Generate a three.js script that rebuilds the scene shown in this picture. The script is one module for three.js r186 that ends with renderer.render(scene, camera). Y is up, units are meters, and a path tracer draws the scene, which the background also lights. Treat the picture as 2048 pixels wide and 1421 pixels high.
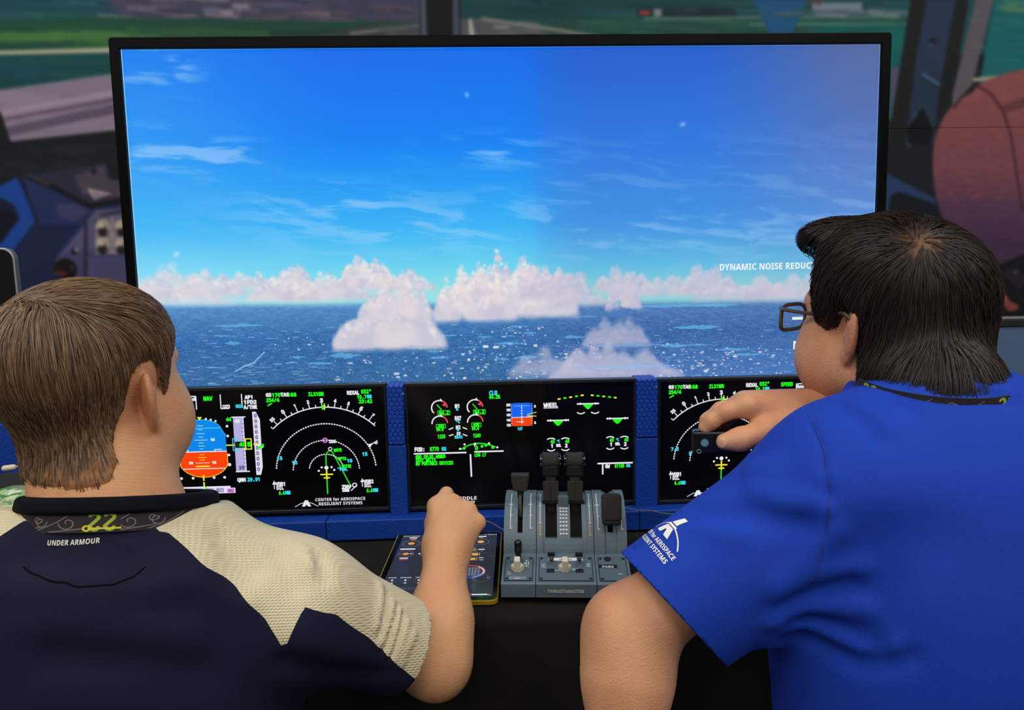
import * as THREE from 'three';
import { RoundedBoxGeometry } from 'three/addons/geometries/RoundedBoxGeometry.js';
import { mergeGeometries } from 'three/addons/utils/BufferGeometryUtils.js';
import { RectAreaLightUniformsLib } from 'three/addons/lights/RectAreaLightUniformsLib.js';

// ---------- camera, light, exposure ----------
RectAreaLightUniformsLib.init();
const scene = new THREE.Scene();
scene.background = new THREE.Color(0x000000);
const camera = new THREE.PerspectiveCamera(50.694, 2048 / 1421, 0.05, 40);
camera.position.set(-0.06806, 1.29, 1.43561);
camera.rotation.set(-0.1309, -0.043216, -0.019032, 'YXZ');
const renderer = new THREE.WebGLRenderer({ antialias: true });
renderer.toneMapping = THREE.LinearToneMapping;
renderer.toneMappingExposure = 1;
renderer.shadowMap.enabled = true;
const LAMP = 5.0;           // radiance of the hall's ceiling panels
const LAMP_COLOR = new THREE.Color(1, 0.965, 0.91);
const PANELS = [[-1.5, 0.9], [1.3, 1.1], [-0.2, 2.6], [-2.6, 2.6], [2.4, 2.7], [-1.4, 4.2], [1.4, 4.2]];
const CEIL = 3.3;

// ---------- names, labels, small helpers ----------
const used = {};
function numbered(n) { const k = used[n] = (used[n] ?? -1) + 1; return k ? n + '_' + String(k).padStart(3, '0') : n; }
function tag(o, label, category, group, kind) { Object.assign(o.userData, { label, category }); if (group) o.userData.group = group; if (kind) o.userData.kind = kind; return o; }
function base(name, label, category, [x, y, z] = [0, 0, 0], turn = 0, group) {
  const o = new THREE.Group(); o.name = numbered(name); o.position.set(x, y, z); o.rotation.y = turn; scene.add(o); return tag(o, label, category, group);
}
function obj(name, geo, mat, parent = scene) {
  const g = Array.isArray(geo) ? mergeGeometries(geo.map((x) => { x = x.index ? x.toNonIndexed() : x; for (const k of Object.keys(x.attributes)) if (!['position', 'normal', 'uv'].includes(k)) x.deleteAttribute(k); return x; })) : geo;
  const m = new THREE.Mesh(g, mat); m.name = parent === scene ? numbered(name) : name; m.castShadow = m.receiveShadow = true; parent.add(m); return m;
}
function struct(name, geo, mat) { const m = obj(name, geo, mat); m.userData.kind = 'structure'; return m; }
function lab(m, label) { m.userData.label = label; return m; }
const S = (c) => new THREE.Color(c);
const std = (color, roughness = 0.6, o = {}) => new THREE.MeshPhysicalMaterial({ color: S(color), roughness, ...o });
function box(w, h, d, x = 0, y = 0, z = 0, r = 0) { const g = r ? new RoundedBoxGeometry(w, h, d, 2, r) : new THREE.BoxGeometry(w, h, d); g.translate(x, y, z); return g; }
function tube(pts, r, seg = 24, rad = 8) { return new THREE.TubeGeometry(new THREE.CatmullRomCurve3(pts.map((p) => new THREE.Vector3(...p))), seg, r, rad); }
function cyl(r0, r1, h, x, y, z, axis = 'y', n = 24) { const g = new THREE.CylinderGeometry(r0, r1, h, n); if (axis === 'x') g.rotateZ(Math.PI / 2); if (axis === 'z') g.rotateX(Math.PI / 2); g.translate(x, y, z); return g; }
let seed = 7;
const rnd = () => { seed = (seed * 1664525 + 1013904223) >>> 0; return seed / 4294967296; };
const reseed = (s) => { seed = s; };
const clamp = (x, a = 0, b = 1) => Math.min(b, Math.max(a, x)), lerp = (a, b, t) => a + (b - a) * t, smooth = (a, b, x) => { const t = clamp((x - a) / (b - a)); return t * t * (3 - 2 * t); };

// ---------- noise ----------
const PERM = new Float32Array(65536); { reseed(11); for (let i = 0; i < 65536; i++) PERM[i] = rnd(); }
function n2(x, y) {
  const ix = Math.floor(x), iy = Math.floor(y), fx = x - ix, fy = y - iy, u = fx * fx * (3 - 2 * fx), v = fy * fy * (3 - 2 * fy);
  const h = (a, b) => PERM[((a & 255) << 8) | (b & 255)];
  return lerp(lerp(h(ix, iy), h(ix + 1, iy), u), lerp(h(ix, iy + 1), h(ix + 1, iy + 1), u), v);
}
function fbm(x, y, o = 4) { let s = 0, a = 0.5; for (let i = 0; i < o; i++) { s += a * n2(x, y); x = x * 2.03 + 17.1; y = y * 2.03 + 5.7; a *= 0.5; } return s / (1 - a * 2); }
function n3(x, y, z) { const iz = Math.floor(z), fz = z - iz, t = fz * fz * (3 - 2 * fz); return lerp(n2(x + iz * 37.3, y + iz * 19.7), n2(x + (iz + 1) * 37.3, y + (iz + 1) * 19.7), t); }
function canvas(w, h) { const c = document.createElement('canvas'); c.width = w; c.height = h; return [c, c.getContext('2d')]; }
function tex(c, color = true) { const t = new THREE.CanvasTexture(c); t.magFilter = THREE.LinearFilter; if (color) t.colorSpace = THREE.SRGBColorSpace; return t; }
function dataTex(w, h, f, repeat) {   // grey texture from f(u, v) in 0..1
  const d = new Uint8Array(w * h * 4); for (let j = 0, o = 0; j < h; j++) for (let i = 0; i < w; i++, o += 4) { const v = clamp(f(i / w, j / h)) * 255; d[o] = d[o + 1] = d[o + 2] = v; d[o + 3] = 255; }
  const t = new THREE.DataTexture(d, w, h); t.magFilter = THREE.LinearFilter; t.wrapS = t.wrapT = THREE.RepeatWrapping; if (repeat) t.repeat.set(repeat, repeat); t.needsUpdate = true; return t;
}

// ---------- the hall ----------
const weave = dataTex(256, 256, (u, v) => 0.5 + 0.25 * Math.sin(u * 64 * 6.2832) * Math.sin(v * 64 * 6.2832) + 0.25 * (n2(u * 256, v * 256) - 0.5), 12);
const carpetMat = std('#3a3c42', 0.95, { bumpMap: weave, bumpScale: 0.002 });
const wallMat = std('#b9b6b0', 0.9), ceilMat = std('#8d8d8c', 0.9);
struct('floor', box(8.2, 0.1, 8.2, 0, -0.05, 2.4), carpetMat);
struct('ceiling', box(8.2, 0.1, 8.2, 0, CEIL + 0.05, 2.4), ceilMat);
struct('wall_back', box(8.2, CEIL, 0.1, 0, CEIL / 2, -1.65), std('#5d636d', 0.9));
struct('wall_front', box(8.2, CEIL, 0.1, 0, CEIL / 2, 6.45), wallMat);
struct('wall_left', box(0.1, CEIL, 8, -4.05, CEIL / 2, 2.4), wallMat);
struct('wall_right', box(0.1, CEIL, 8, 4.05, CEIL / 2, 2.4), wallMat);
const lampGlow = new THREE.MeshStandardMaterial({ color: 0xffffff, emissive: LAMP_COLOR, emissiveIntensity: 1.2 });
PANELS.forEach(([x, z], i) => {
  const t = base('ceiling_lamp', 'square white ceiling light panel ' + ['above the light-haired man', 'above the man in blue', 'behind the viewer, middle', 'behind the viewer, far left', 'behind the viewer, far right', 'at the back of the hall, left', 'at the back of the hall, right'][i], 'lamp', [x, CEIL, z], 0, 'ceiling light panels');
  obj('frame', [box(1.26, 0.03, 0.03, 0, -0.015, 0.615), box(1.26, 0.03, 0.03, 0, -0.015, -0.615), box(0.03, 0.03, 1.2, 0.615, -0.015, 0), box(0.03, 0.03, 1.2, -0.615, -0.015, 0)], std('#d8d8d8', 0.5), t);
  obj('diffuser_panel', box(1.2, 0.012, 1.2, 0, -0.008, 0), lampGlow, t);
  const l = new THREE.RectAreaLight(LAMP_COLOR, LAMP, 1.2, 1.2); l.position.set(0, -0.035, 0); l.rotation.x = -Math.PI / 2; t.add(l);
});

// ---------- printed backdrop (a flat fabric print of a cockpit) ----------
const MW = 2048, MH = 1412;
const [muralC, mc] = canvas(MW, MH);
{
  const poly = (col, ...p) => { mc.fillStyle = col; mc.beginPath(); for (let i = 0; i < p.length; i += 2) mc[i ? 'lineTo' : 'moveTo'](p[i], p[i + 1]); mc.closePath(); mc.fill(); };
  const line = (col, w, ...p) => { mc.strokeStyle = col; mc.lineWidth = w; mc.lineJoin = mc.lineCap = 'round'; mc.beginPath(); for (let i = 0; i < p.length; i += 2) mc[i ? 'lineTo' : 'moveTo'](p[i], p[i + 1]); mc.stroke(); };
  const streaks = (n, x0, y0, x1, y1, cols, len, w) => { for (let i = 0; i < n; i++) { const x = lerp(x0, x1, rnd()), y = lerp(y0, y1, rnd()), l = len * (0.4 + rnd()); mc.globalAlpha = 0.2 + 0.5 * rnd(); line(cols[Math.floor(rnd() * cols.length)], w * (0.5 + rnd()), x, y, x + l, y + l * 0.06); } mc.globalAlpha = 1; };
  const dot = (col, x, y, r) => { mc.fillStyle = col; mc.beginPath(); mc.arc(x, y, r, 0, 7); mc.fill(); };
  reseed(5);
  mc.fillStyle = '#1c2128'; mc.fillRect(0, 0, MW, MH);
  // far landscape seen through the printed windows
  poly('#1d4f55', -19, 3, 2154, 5, 2173, 204, -43, 188);
  streaks(260, 133, 26, 905, 138, ['#2c5f66', '#1c474f', '#3b6a70', '#274d60'], 60, 6);
  poly('#4a4a63', 369, 100, 448, 73, 908, 75, 905, 148, 656, 141, 541, 137, 402, 132);
  streaks(130, 358, 89, 722, 136, ['#8f7f92', '#6a6480', '#b5a6b0', '#4b3f55', '#3a4a5c', '#7b6a78', '#2b3246'], 48, 5);
  streaks(70, 591, 113, 897, 142, ['#3c4660', '#59506a', '#2e3b4f', '#6b5560'], 50, 5);
  poly('#23503f', -37, 141, 362, 132, 905, 143, 904, 171, -44, 196);
  streaks(160, 40, 148, 887, 183, ['#2e5f40', '#37683f', '#2a5644', '#1f4b44'], 90, 7);
  streaks(40, 103, 155, 367, 163, ['#467a3d', '#4d7f45'], 90, 6);
  line('#b9b49a', 9, -3, 188, 195, 188, 292, 186, 382, 184);
  poly('#17494d', -44, 193, 390, 188, 386, 225, -54, 271);
  streaks(60, 34, 195, 313, 223, ['#1d5a52', '#143f4a', '#1a4d5e'], 80, 8);
  poly('#8d7f93', -56, 285, 189, 246, 387, 220, 379, 316, -66, 364);
  streaks(90, 108, 249, 313, 313, ['#9c8b9f', '#82748c', '#94859a'], 90, 8);
  mc.globalAlpha = 0.75; line('#5d4f66', 13, 135, 298, 251, 280, 383, 260); line('#574a63', 15, 198, 313, 273, 298, 382, 277); line('#b29fb3', 11, 185, 286, 384, 252); mc.globalAlpha = 1;
  // dark sill and side panels, left
  poly('#171b20', -54, 271, 170, 274, 187, 282, 198, 330, 379, 313, 529, 306, 502, 689, -106, 674);
  streaks(120, 131, 336, 356, 382, ['#20252a', '#14171c', '#252a2c', '#1a2026'], 60, 5);
  poly('#23305e', 212, 386, 353, 370, 525, 359, 502, 689, -106, 674, -90, 555, 172, 408);
  poly('#2f2f45', 224, 389, 350, 366, 352, 391, 523, 389, 519, 439, 318, 437);
  poly('#4f4555', 298, 387, 349, 370, 351, 393, 390, 393, 388, 424, 307, 420);
  poly('#1a1c24', 351, 366, 393, 362, 390, 397, 357, 395); dot('#201c26', 330, 381, 5);
  poly('#b7a6b0', 316, 408, 357, 418, 326, 428); poly('#8c7d8e', 324, 414, 348, 419, 327, 426);
  line('#12141c', 8, 216, 386, 263, 407, 318, 439, 369, 431, 419, 426);
  line('#55503f', 3, 217, 383, 254, 402);
  poly('#1a49a0', 3, 456, 173, 403, 204, 387, 228, 464, 184, 516, -17, 624);
  poly('#123a86', -4, 522, 162, 505, 184, 516, -17, 624);
  poly('#171d33', 73, 419, 175, 423, 192, 434, 200, 456, 166, 497, 59, 541); poly('#0f1526', 65, 482, 185, 442, 199, 456, 166, 497, 59, 541);
  line('#131a30', 6, 206, 387, 221, 432, 229, 464, 184, 516, 123, 559);
  poly('#263262', 212, 386, 319, 445, 259, 515, 233, 630, 116, 628, 184, 516, 231, 464, 220, 426);
  poly('#1e274c', 184, 516, 231, 468, 299, 469, 259, 515, 242, 630, 99, 627);
  mc.globalAlpha = 0.5; poly('#5a5470', 260, 433, 294, 434, 321, 445, 291, 464, 267, 457); mc.globalAlpha = 1;
  // grey panel with knobs
  poly('#5e5a80', 326, 445, 385, 442, 519, 439, 509, 580, 272, 575, 253, 527, 309, 466);
  poly('#4a4a74', 257, 523, 278, 511, 514, 515, 510, 567, 281, 575); poly('#524f78', 303, 528, 513, 528, 510, 572, 300, 568);
  line('#2c2233', 5, 309, 466, 299, 571); line('#25253a', 4, 325, 466, 337, 454, 386, 445);
  for (const [x, y, w, h] of [[192, 436, 68, 36], [192, 474, 68, 34]]) { mc.globalAlpha = 0.6; mc.fillStyle = '#7d7782'; }
  poly('#77727f', 327, 456, 384, 454, 378, 519, 321, 518); mc.globalAlpha = 1;
  line('#b9aea2', 2.5, 324, 486, 383, 486); line('#b9aea2', 2.5, 324, 493, 382, 493); line('#b9aea2', 2.5, 354, 458, 349, 517); line('#b9aea2', 2.5, 321, 517, 380, 518);
  for (const [x, y] of [[337, 473], [334, 503], [369, 474], [366, 504]]) { dot('#c3b6aa', x, y, 12); dot('#8f8378', x + 1, y + 2, 8); dot('#241d22', x - 1, y + 9, 8); dot('#e5c9ae', x - 2, y - 1, 4); }
  dot('#1b1a26', 286, 514, 6); dot('#b9b2c2', 289, 512, 3);
  dot('#150e16', 268, 545, 19); dot('#3a1620', 259, 550, 8); line('#7d3a3c', 3, 251, 549, 257, 553, 269, 552); line('#8a5a5c', 2, 278, 536, 280, 545);
  // centre post and runway
  poly('#3b434a', 637, 169, 788, 147, 887, 144, 885, 203, 635, 201); poly('#27443f', 638, 153, 771, 151, 687, 169, 637, 172);
  line('#8c8f88', 4, 771, 160, 885, 148); streaks(30, 821, 148, 881, 162, ['#55585e', '#666', '#484f55'], 30, 4);
  poly('#214a4d', 956, 4, 1798, 4, 1809, 202, 950, 195);
  streaks(220, 955, 12, 1717, 139, ['#25555a', '#1c4147', '#2d5f60', '#20484e'], 80, 8);
  poly('#5a5e63', 952, 137, 1002, 137, 1066, 144, 1202, 166, 1280, 198, 950, 195); streaks(60, 964, 142, 1134, 166, ['#666a6c', '#4d5258', '#707274'], 40, 4);
  poly('#27534a', 1074, 139, 1806, 138, 1809, 202, 1306, 198); streaks(120, 1091, 139, 1718, 164, ['#2d5f52', '#2a4a48', '#35685a', '#1f4a4c'], 90, 5);
  line('#8f8f86', 5, 994, 137, 1074, 149, 1194, 168); poly('#b9bab4', 971, 137, 976, 137, 981, 165, 971, 165); poly('#a9aca6', 1015, 149, 1042, 150, 1038, 153, 1011, 152);
  poly('#223740', 1258, 122, 1426, 122, 1431, 136, 1258, 135); poly('#b3423e', 1262, 126, 1280, 126, 1280, 132, 1262, 132); poly('#8c9496', 1286, 123, 1300, 123, 1300, 135, 1287, 135); streaks(20, 1305, 123, 1427, 133, ['#1c2a38', '#35485a'], 30, 4);
  line('#6f8e80', 3, 1271, 139, 1453, 138, 1717, 138); line('#5a8a84', 4, 1453, 148, 1735, 151); 
  poly('#225a8c', 1457, 109, 1550, 109, 1528, 165, 1489, 165); poly('#7c8a9c', 1561, 114, 1649, 114, 1650, 128, 1562, 127); poly('#4c5668', 1562, 126, 1650, 126, 1650, 134, 1562, 134); poly('#6c4a54', 1550, 112, 1583, 109, 1575, 119);
  streaks(30, 1453, 125, 1725, 138, ['#8b98a2', '#5d7280', '#3b5a66'], 50, 4);
  poly('#16605f', 1558, 152, 1744, 151, 1716, 311, 1564, 309); streaks(50, 1576, 154, 1703, 217, ['#17696a', '#145555', '#1c6d66'], 60, 6);
  poly('#1b1c1f', 898, 4, 950, 4, 943, 195, 898, 195); poly('#56606f', 885, 4, 900, 4, 900, 195, 885, 195); line('#20242c', 3, 890, 4, 889, 195); poly('#4d586c', 946, 4, 955, 4, 956, 195, 944, 195); line('#1c2029', 3, 955, 4, 956, 195);
  // right post
  poly('#5c5570', 1706, 222, 1721, 222, 1709, 319); poly('#1e2023', 1733, 4, 1851, 4, 1818, 269, 1789, 329, 1810, 521, 1699, 519, 1708, 328, 1735, 110);
  poly('#27384f', 1764, 4, 1821, 4, 1815, 110, 1794, 256, 1789, 354, 1737, 358, 1750, 201, 1762, 110); poly('#2c3a57', 1765, 110, 1813, 110, 1797, 235, 1748, 226); dot('#14181e', 1777, 180, 6); dot('#5a6270', 1775, 184, 3);
  mc.globalAlpha = 0.5; line('#7fa8d8', 4, 1762, 233, 1794, 252); line('#4a7ab8', 6, 1754, 302, 1747, 354); mc.globalAlpha = 1; line('#7fa0c8', 5, 1746, 355, 1749, 349, 1755, 330);
  poly('#101318', 1737, 330, 1765, 290, 1788, 330, 1782, 356, 1745, 354);
  poly('#1b222c', 1709, 355, 1789, 356, 1798, 450, 1711, 388); poly('#2b4270', 1702, 401, 1798, 449, 1800, 477, 1706, 475); poly('#151b26', 1715, 442, 1731, 435, 1806, 461, 1819, 521, 1708, 519);
  poly('#625d66', 1858, 4, 1893, 5, 1882, 111, 1853, 252, 1819, 290, 1818, 269, 1850, 110); streaks(20, 1832, 127, 1865, 236, ['#6b6670', '#57525c'], 8, 4);
  poly('#1b6a70', 1889, 4, 2154, 5, 2178, 255, 1866, 253, 1884, 111); streaks(80, 1883, 94, 2037, 220, ['#1f7a7a', '#17606a', '#1a6e72', '#2c7c6e'], 60, 6); streaks(24, 1889, 111, 2002, 129, ['#4f7f66', '#6a8a6c'], 40, 5);
  line('#a9a58a', 7, 1857, 244, 1893, 241, 1956, 238);
  // printed seat back
  mc.save(); mc.beginPath(); mc.moveTo(1853, 263);
  mc.bezierCurveTo(1863, 249, 1901, 233, 1955, 225); mc.lineTo(2176, 238); mc.lineTo(2211, 601); mc.lineTo(1910, 566); mc.bezierCurveTo(1834, 540, 1798, 486, 1789, 389); mc.bezierCurveTo(1784, 320, 1814, 282, 1853, 263); mc.closePath();
  const sg = mc.createLinearGradient(1867, 261, 1858, 558); sg.addColorStop(0, '#8f5254'); sg.addColorStop(0.45, '#7d4a55'); sg.addColorStop(0.75, '#563a58'); sg.addColorStop(1, '#3d2c48'); mc.fillStyle = sg; mc.fill(); mc.clip();
  streaks(900, 1766, 226, 1972, 453, ['#a0605f', '#84494d', '#985a5c', '#7a4552'], 12, 1.6); streaks(400, 1777, 432, 1981, 578, ['#5a3c58', '#4a3250', '#634260'], 12, 1.6);
  mc.restore();
  line('#4a2630', 4, 1862, 254, 1890, 270, 1913, 300, 1929, 339, 1945, 409, 1960, 470); line('#33232c', 4, 1822, 291, 1836, 272, 1853, 264, 1862, 252); mc.globalAlpha = 0.4; poly('#3d2228', 1905, 291, 1928, 283, 1959, 270, 1960, 289, 1917, 301); mc.globalAlpha = 1;
  // dark folds and a hand below the seat
  poly('#14131a', 1867, 551, 1924, 568, 1979, 547, 2207, 565, 2221, 713, 1839, 703, 1831, 576); poly('#24222c', 1925, 582, 1953, 573, 1983, 597, 1965, 614); poly('#b5a193', 1950, 581, 1957, 581, 1959, 585);
  poly('#8c4a3e', 1910, 611, 1920, 609, 1937, 621, 1950, 636, 1967, 644, 1962, 653, 1947, 654, 1929, 637, 1913, 624); poly('#c07a63', 1912, 612, 1924, 614, 1942, 632, 1934, 634); poly('#3c2b33', 1904, 622, 1925, 637, 1940, 655, 1907, 668);
  // cloth grain
  mc.globalAlpha = 0.05; for (let i = 0; i < 9000; i++) { mc.fillStyle = rnd() < 0.5 ? '#fff' : '#000'; mc.fillRect(rnd() * MW, rnd() * MH, 3, 2); } mc.globalAlpha = 1;
}
{
  const soft = canvas(MW, MH); soft[1].filter = 'blur(2.4px)'; soft[1].drawImage(muralC, 0, 0);
  const muralMat = new THREE.MeshPhysicalMaterial({ map: tex(soft[0]), roughness: 0.85, bumpMap: weave, bumpScale: 0.0004, specularIntensity: 0.5 });
  const t = base('cockpit_backdrop', 'large fabric backdrop printed with an airliner cockpit view of a runway, behind the television', 'backdrop', [0, 0, -0.45]);
  const split = 1.589, mid = -0.092, lo = 2.05 - 2.9 * MH / MW, sheet = (x0, x1, y0, y1) => { const g = new THREE.BoxGeometry(x1 - x0, y1 - y0, 0.012, 1, 1, 1); g.translate((x0 + x1) / 2, (y0 + y1) / 2, -0.006); const p = g.attributes.position, u = g.attributes.uv; for (let i = 0; i < p.count; i++) u.setXY(i, (p.getX(i) + 1.45) / 2.9, (p.getY(i) - lo) / (2.05 - lo)); return g; };
  obj('fabric_panel', sheet(-1.45, mid - 0.0002, lo, 2.05), muralMat, t); obj('fabric_panel', sheet(mid + 0.0002, 1.45, split + 0.0005, 2.05), muralMat, t); obj('fabric_panel', sheet(mid + 0.0002, 1.45, lo, split - 0.0005), muralMat, t);
  obj('frame_pole', [cyl(0.015, 0.015, 2.07, -1.44, 1.03, -0.03), cyl(0.015, 0.015, 2.07, 1.44, 1.03, -0.03), cyl(0.015, 0.015, 2.9, 0, 2.04, -0.03, 'x')], std('#777', 0.4, { metalness: 0.8 }), t);
}
// grey-blue panel with a dark top rail, right edge
{
  const t = base('partition_panel', 'plain grey-blue standing panel with a dark top rail behind the shoulder of the man in blue', 'panel', [1.42, 0, -0.3], -0.06);
  obj('panel_board', box(0.62, 1.1, 0.02, 0, 0.55, 0), std('#4c6687', 0.7), t);
  obj('top_rail', box(0.63, 0.018, 0.03, 0, 1.109, 0, 0.003), std('#1d1c1d', 0.45), t);
  lab(obj('edge_highlight', box(0.63, 0.005, 0.031, 0, 1.1205, 0, 0.001), std('#84858a', 0.35), t), 'pale grey strip painted for the top edge highlight');  // highlight along the rail's top edge, put in as a paler strip
  obj('foot', [box(0.05, 0.02, 0.3, -0.25, 0.01, 0, 0.004), box(0.05, 0.02, 0.3, 0.25, 0.01, 0, 0.004)], std('#1d1c1d', 0.5), t);
}

// ---------- television ----------
const TW = 2048, TH = 1152;
const [tvC, tc] = canvas(TW, TH);
{
  const lin = (stops, t) => { let i = 0; while (i < stops.length - 2 && t > stops[i + 1][0]) i++; const a = stops[i], b = stops[i + 1], k = clamp((t - a[0]) / (b[0] - a[0])); return [lerp(a[1], b[1], k), lerp(a[2], b[2], k), lerp(a[3], b[3], k)]; };
  // sky columns: left edge, vivid middle, duller right half of the demonstration picture
  const L = [[0, 28, 128, 238], [250, 48, 152, 245], [470, 72, 184, 246], [600, 140, 222, 246], [700, 200, 232, 240]];
  const M = [[0, 2, 104, 232], [250, 18, 130, 242], [470, 58, 178, 246], [590, 112, 212, 240], [660, 150, 226, 228]];
  const R = [[0, 28, 92, 204], [250, 44, 118, 222], [470, 66, 146, 226], [590, 96, 186, 226], [660, 140, 210, 214]];
  const E = [[0, 84, 104, 158], [250, 84, 118, 190], [470, 96, 142, 212], [590, 112, 172, 220], [660, 150, 190, 215]];
  const GL = [[600, 120, 180, 220], [690, 84, 140, 196], [780, 56, 108, 172], [915, 58, 108, 160], [1152, 60, 105, 160]];
  const GR = [[600, 120, 170, 210], [690, 86, 130, 190], [780, 62, 104, 166], [915, 78, 122, 188], [1152, 70, 110, 170]];
  // cumulus: centre x, base y, half width, height, softness, haze
  const C = [[93, 677, 120, 112, .5, .5], [33, 667, 70, 90, .5, .4], [188, 660, 90, 95, .6, .3], [220, 679, 44, 30, .7, .6], [396, 672, 95, 100, .4, .15], [289, 644, 70, 62, .4, .3], [504, 675, 120, 88, .4, .15], [423, 613, 22, 55, .6, .2],
    [621, 644, 80, 92, .35, .15], [710, 653, 95, 72, .4, .25], [676, 814, 140, 190, .45, .1], [721, 729, 80, 135, .6, .2], [652, 741, 62, 105, .6, .2], [914, 740, 105, 150, .3, .05], [971, 679, 60, 142, .3, .05], [1060, 730, 130, 160, .3, .1], [1145, 683, 95, 96, .4, .25], [1069, 626, 35, 62, .4, .1], [1215, 705, 70, 55, .5, .3],
    [1334, 718, 48, 138, .35, .1], [1334, 673, 80, 78, .5, .3], [1461, 683, 95, 70, .5, .35], [1575, 678, 80, 98, .5, .3], [1689, 700, 160, 72, .5, .35], [1861, 704, 190, 95, .6, .45], [2050, 709, 160, 120, .6, .5], [1312, 919, 190, 110, .7, .5], [1313, 827, 90, 92, .8, .6], [1135, 908, 120, 92, .9, .75], [1123, 738, 90, 36, .9, .6]];
  const [half0, hc] = canvas(TW / 2, TH / 2), im = hc.createImageData(TW / 2, TH / 2), d = im.data;
  for (let y = 0, o = 0; y < TH; y += 2) for (let x = 0; x < TW; x += 2, o += 4) {
    const half = smooth(1000, 1260, x + 18 * (y / TH)) * 0.8 + 0.2 * smooth(1070, 1110, x), e = smooth(1480, 2048, x) * (1 - 0.35 * smooth(300, 600, y)), l = 1 - smooth(0, 620, x);
    let c;
    if (y < 690) {
      const a = lin(M, y), b = lin(L, y), r = lin(R, y), g = lin(E, y);
      c = [0, 1, 2].map((i) => lerp(lerp(lerp(a[i], b[i], l), r[i], half), g[i], e));
      // thin streaked cirrus
      let band = 0;
      band += Math.exp(-(((y - 40 - x * 0.04) / 55) ** 2)) * (1 - smooth(120, 270, x)) * 1.05;
      band += Math.exp(-(((y - 255 - x * 0.1) / 52) ** 2)) * (1 - smooth(250, 430, x)) * 1.15;
      band += Math.exp(-(((y - 275) / 34) ** 2)) * Math.exp(-(((x - 945) / 150) ** 2)) * 1.1;
      band += Math.exp(-(((y - 400) / 50) ** 2)) * Math.exp(-(((x - 520) / 220) ** 2)) * 0.8;
      band += Math.exp(-(((y - 470) / 70) ** 2)) * Math.exp(-(((x - 760) / 420) ** 2)) * 0.85;
      band += Math.exp(-(((y - 500) / 90) ** 2)) * smooth(1000, 1300, x) * 0.5 + Math.exp(-(((y - 360) / 120) ** 2)) * smooth(800, 1100, x) * 0.25;
      if (band > 0.05) {
        const wx = x * 0.009 + 0.7 * fbm(x * 0.012, y * 0.03, 2), n = fbm(wx, (y - x * 0.1) * 0.05 + 1.4 * fbm(x * 0.006, y * 0.012, 2), 4), w = smooth(0.44, 0.74, n) * clamp(band) * 0.5;
        c[0] = lerp(c[0], 190, w); c[1] = lerp(c[1], 215, w); c[2] = lerp(c[2], 250, w);
      }
    } else c = [0, 1, 2].map((i) => lerp(M[4][i + 1], R[4][i + 1], half));
    const hor = 672 + 18 * smooth(500, 1100, x) + 10 * n2(x * 0.004, 3);
    if (y > hor - 12) {
      const a = lin(GL, y), b = lin(GR, y), k = smooth(hor - 12, hor + 14, y), n = fbm(x * 0.09 * (700 / y), y * 0.3, 3), m = n2(x * 0.5, y * 0.9);
      for (let i = 0; i < 3; i++) c[i] = lerp(c[i], lerp(a[i], b[i], half) + (n - 0.5) * 30 + (m - 0.5) * 30 * smooth(690, 800, y), k);
    }
    d[o] = c[0]; d[o + 1] = c[1]; d[o + 2] = c[2]; d[o + 3] = 255;
  }
  hc.putImageData(im, 0, 0); tc.imageSmoothingQuality = 'high'; tc.drawImage(half0, 0, 0, TW, TH);
  // lakes, roads, rooftops
  reseed(21);
  const lake = (x, y, w, h, a = 1, col = '#62b4e6') => { tc.globalAlpha = a; tc.fillStyle = col; tc.beginPath(); const n = 14, up = [], dn = []; for (let i = 0; i <= n; i++) { const t = i / n, k = Math.sin(Math.PI * t) ** 0.8; up.push([x - w / 2 + w * t, y - h * k * (0.25 + 0.4 * rnd()) + 2 * t]); dn.push([x - w / 2 + w * t, y + h * k * (0.2 + 0.5 * rnd())]); } [...up, ...dn.reverse()].forEach((p, i) => tc[i ? 'lineTo' : 'moveTo'](p[0], p[1])); tc.fill(); tc.globalAlpha = 1; };
  for (const [x, y, w, h] of [[268, 735, 150, 10], [222, 763, 50, 6], [247, 784, 50, 12], [193, 783, 34, 5], [350, 773, 36, 5], [171, 821, 36, 5], [422, 827, 50, 9], [552, 826, 100, 14], [483, 846, 80, 9], [760, 809, 90, 8], [830, 776, 90, 7], [1039, 756, 60, 7], [1069, 775, 50, 7], [941, 783, 46, 8], [1011, 782, 46, 6], [1193, 789, 70, 10], [1010, 803, 90, 9], [905, 811, 60, 5], [801, 821, 50, 7], [1058, 843, 66, 12], [988, 846, 50, 9], [814, 837, 60, 9], [1547, 769, 150, 12], [1604, 708, 120, 12], [1490, 707, 260, 9], [1476, 820, 90, 12], [1548, 820, 110, 5], [1648, 835, 110, 9], [1691, 850, 120, 8], [1334, 877, 330, 14], [1236, 732, 70, 5], [1179, 725, 70, 5]]) lake(x, y, w, h, 0.72);
  const glint = (n, x0, y0, x1, y1, w) => { for (let i = 0; i < n; i++) { const x = lerp(x0, x1, rnd()), y = lerp(y0, y1, rnd()), s = (0.4 + rnd() * rnd() * 1.6) * w; tc.globalAlpha = 0.35 + 0.6 * rnd(); tc.fillStyle = rnd() < 0.7 ? '#dfe6ee' : '#f2d9c8'; tc.fillRect(x, y, s * (0.8 + 1.1 * rnd()), s * 0.75); } tc.globalAlpha = 1; };
  const streak = (n, x0, y0, x1, y1, w) => { for (let i = 0; i < n; i++) { const x = lerp(x0, x1, rnd()), y = lerp(y0, y1, rnd()); tc.globalAlpha = 0.2 + 0.4 * rnd(); tc.fillStyle = '#a9d0ee'; tc.fillRect(x, y, w * (0.3 + rnd()), 2.2); } tc.globalAlpha = 1; };
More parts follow.
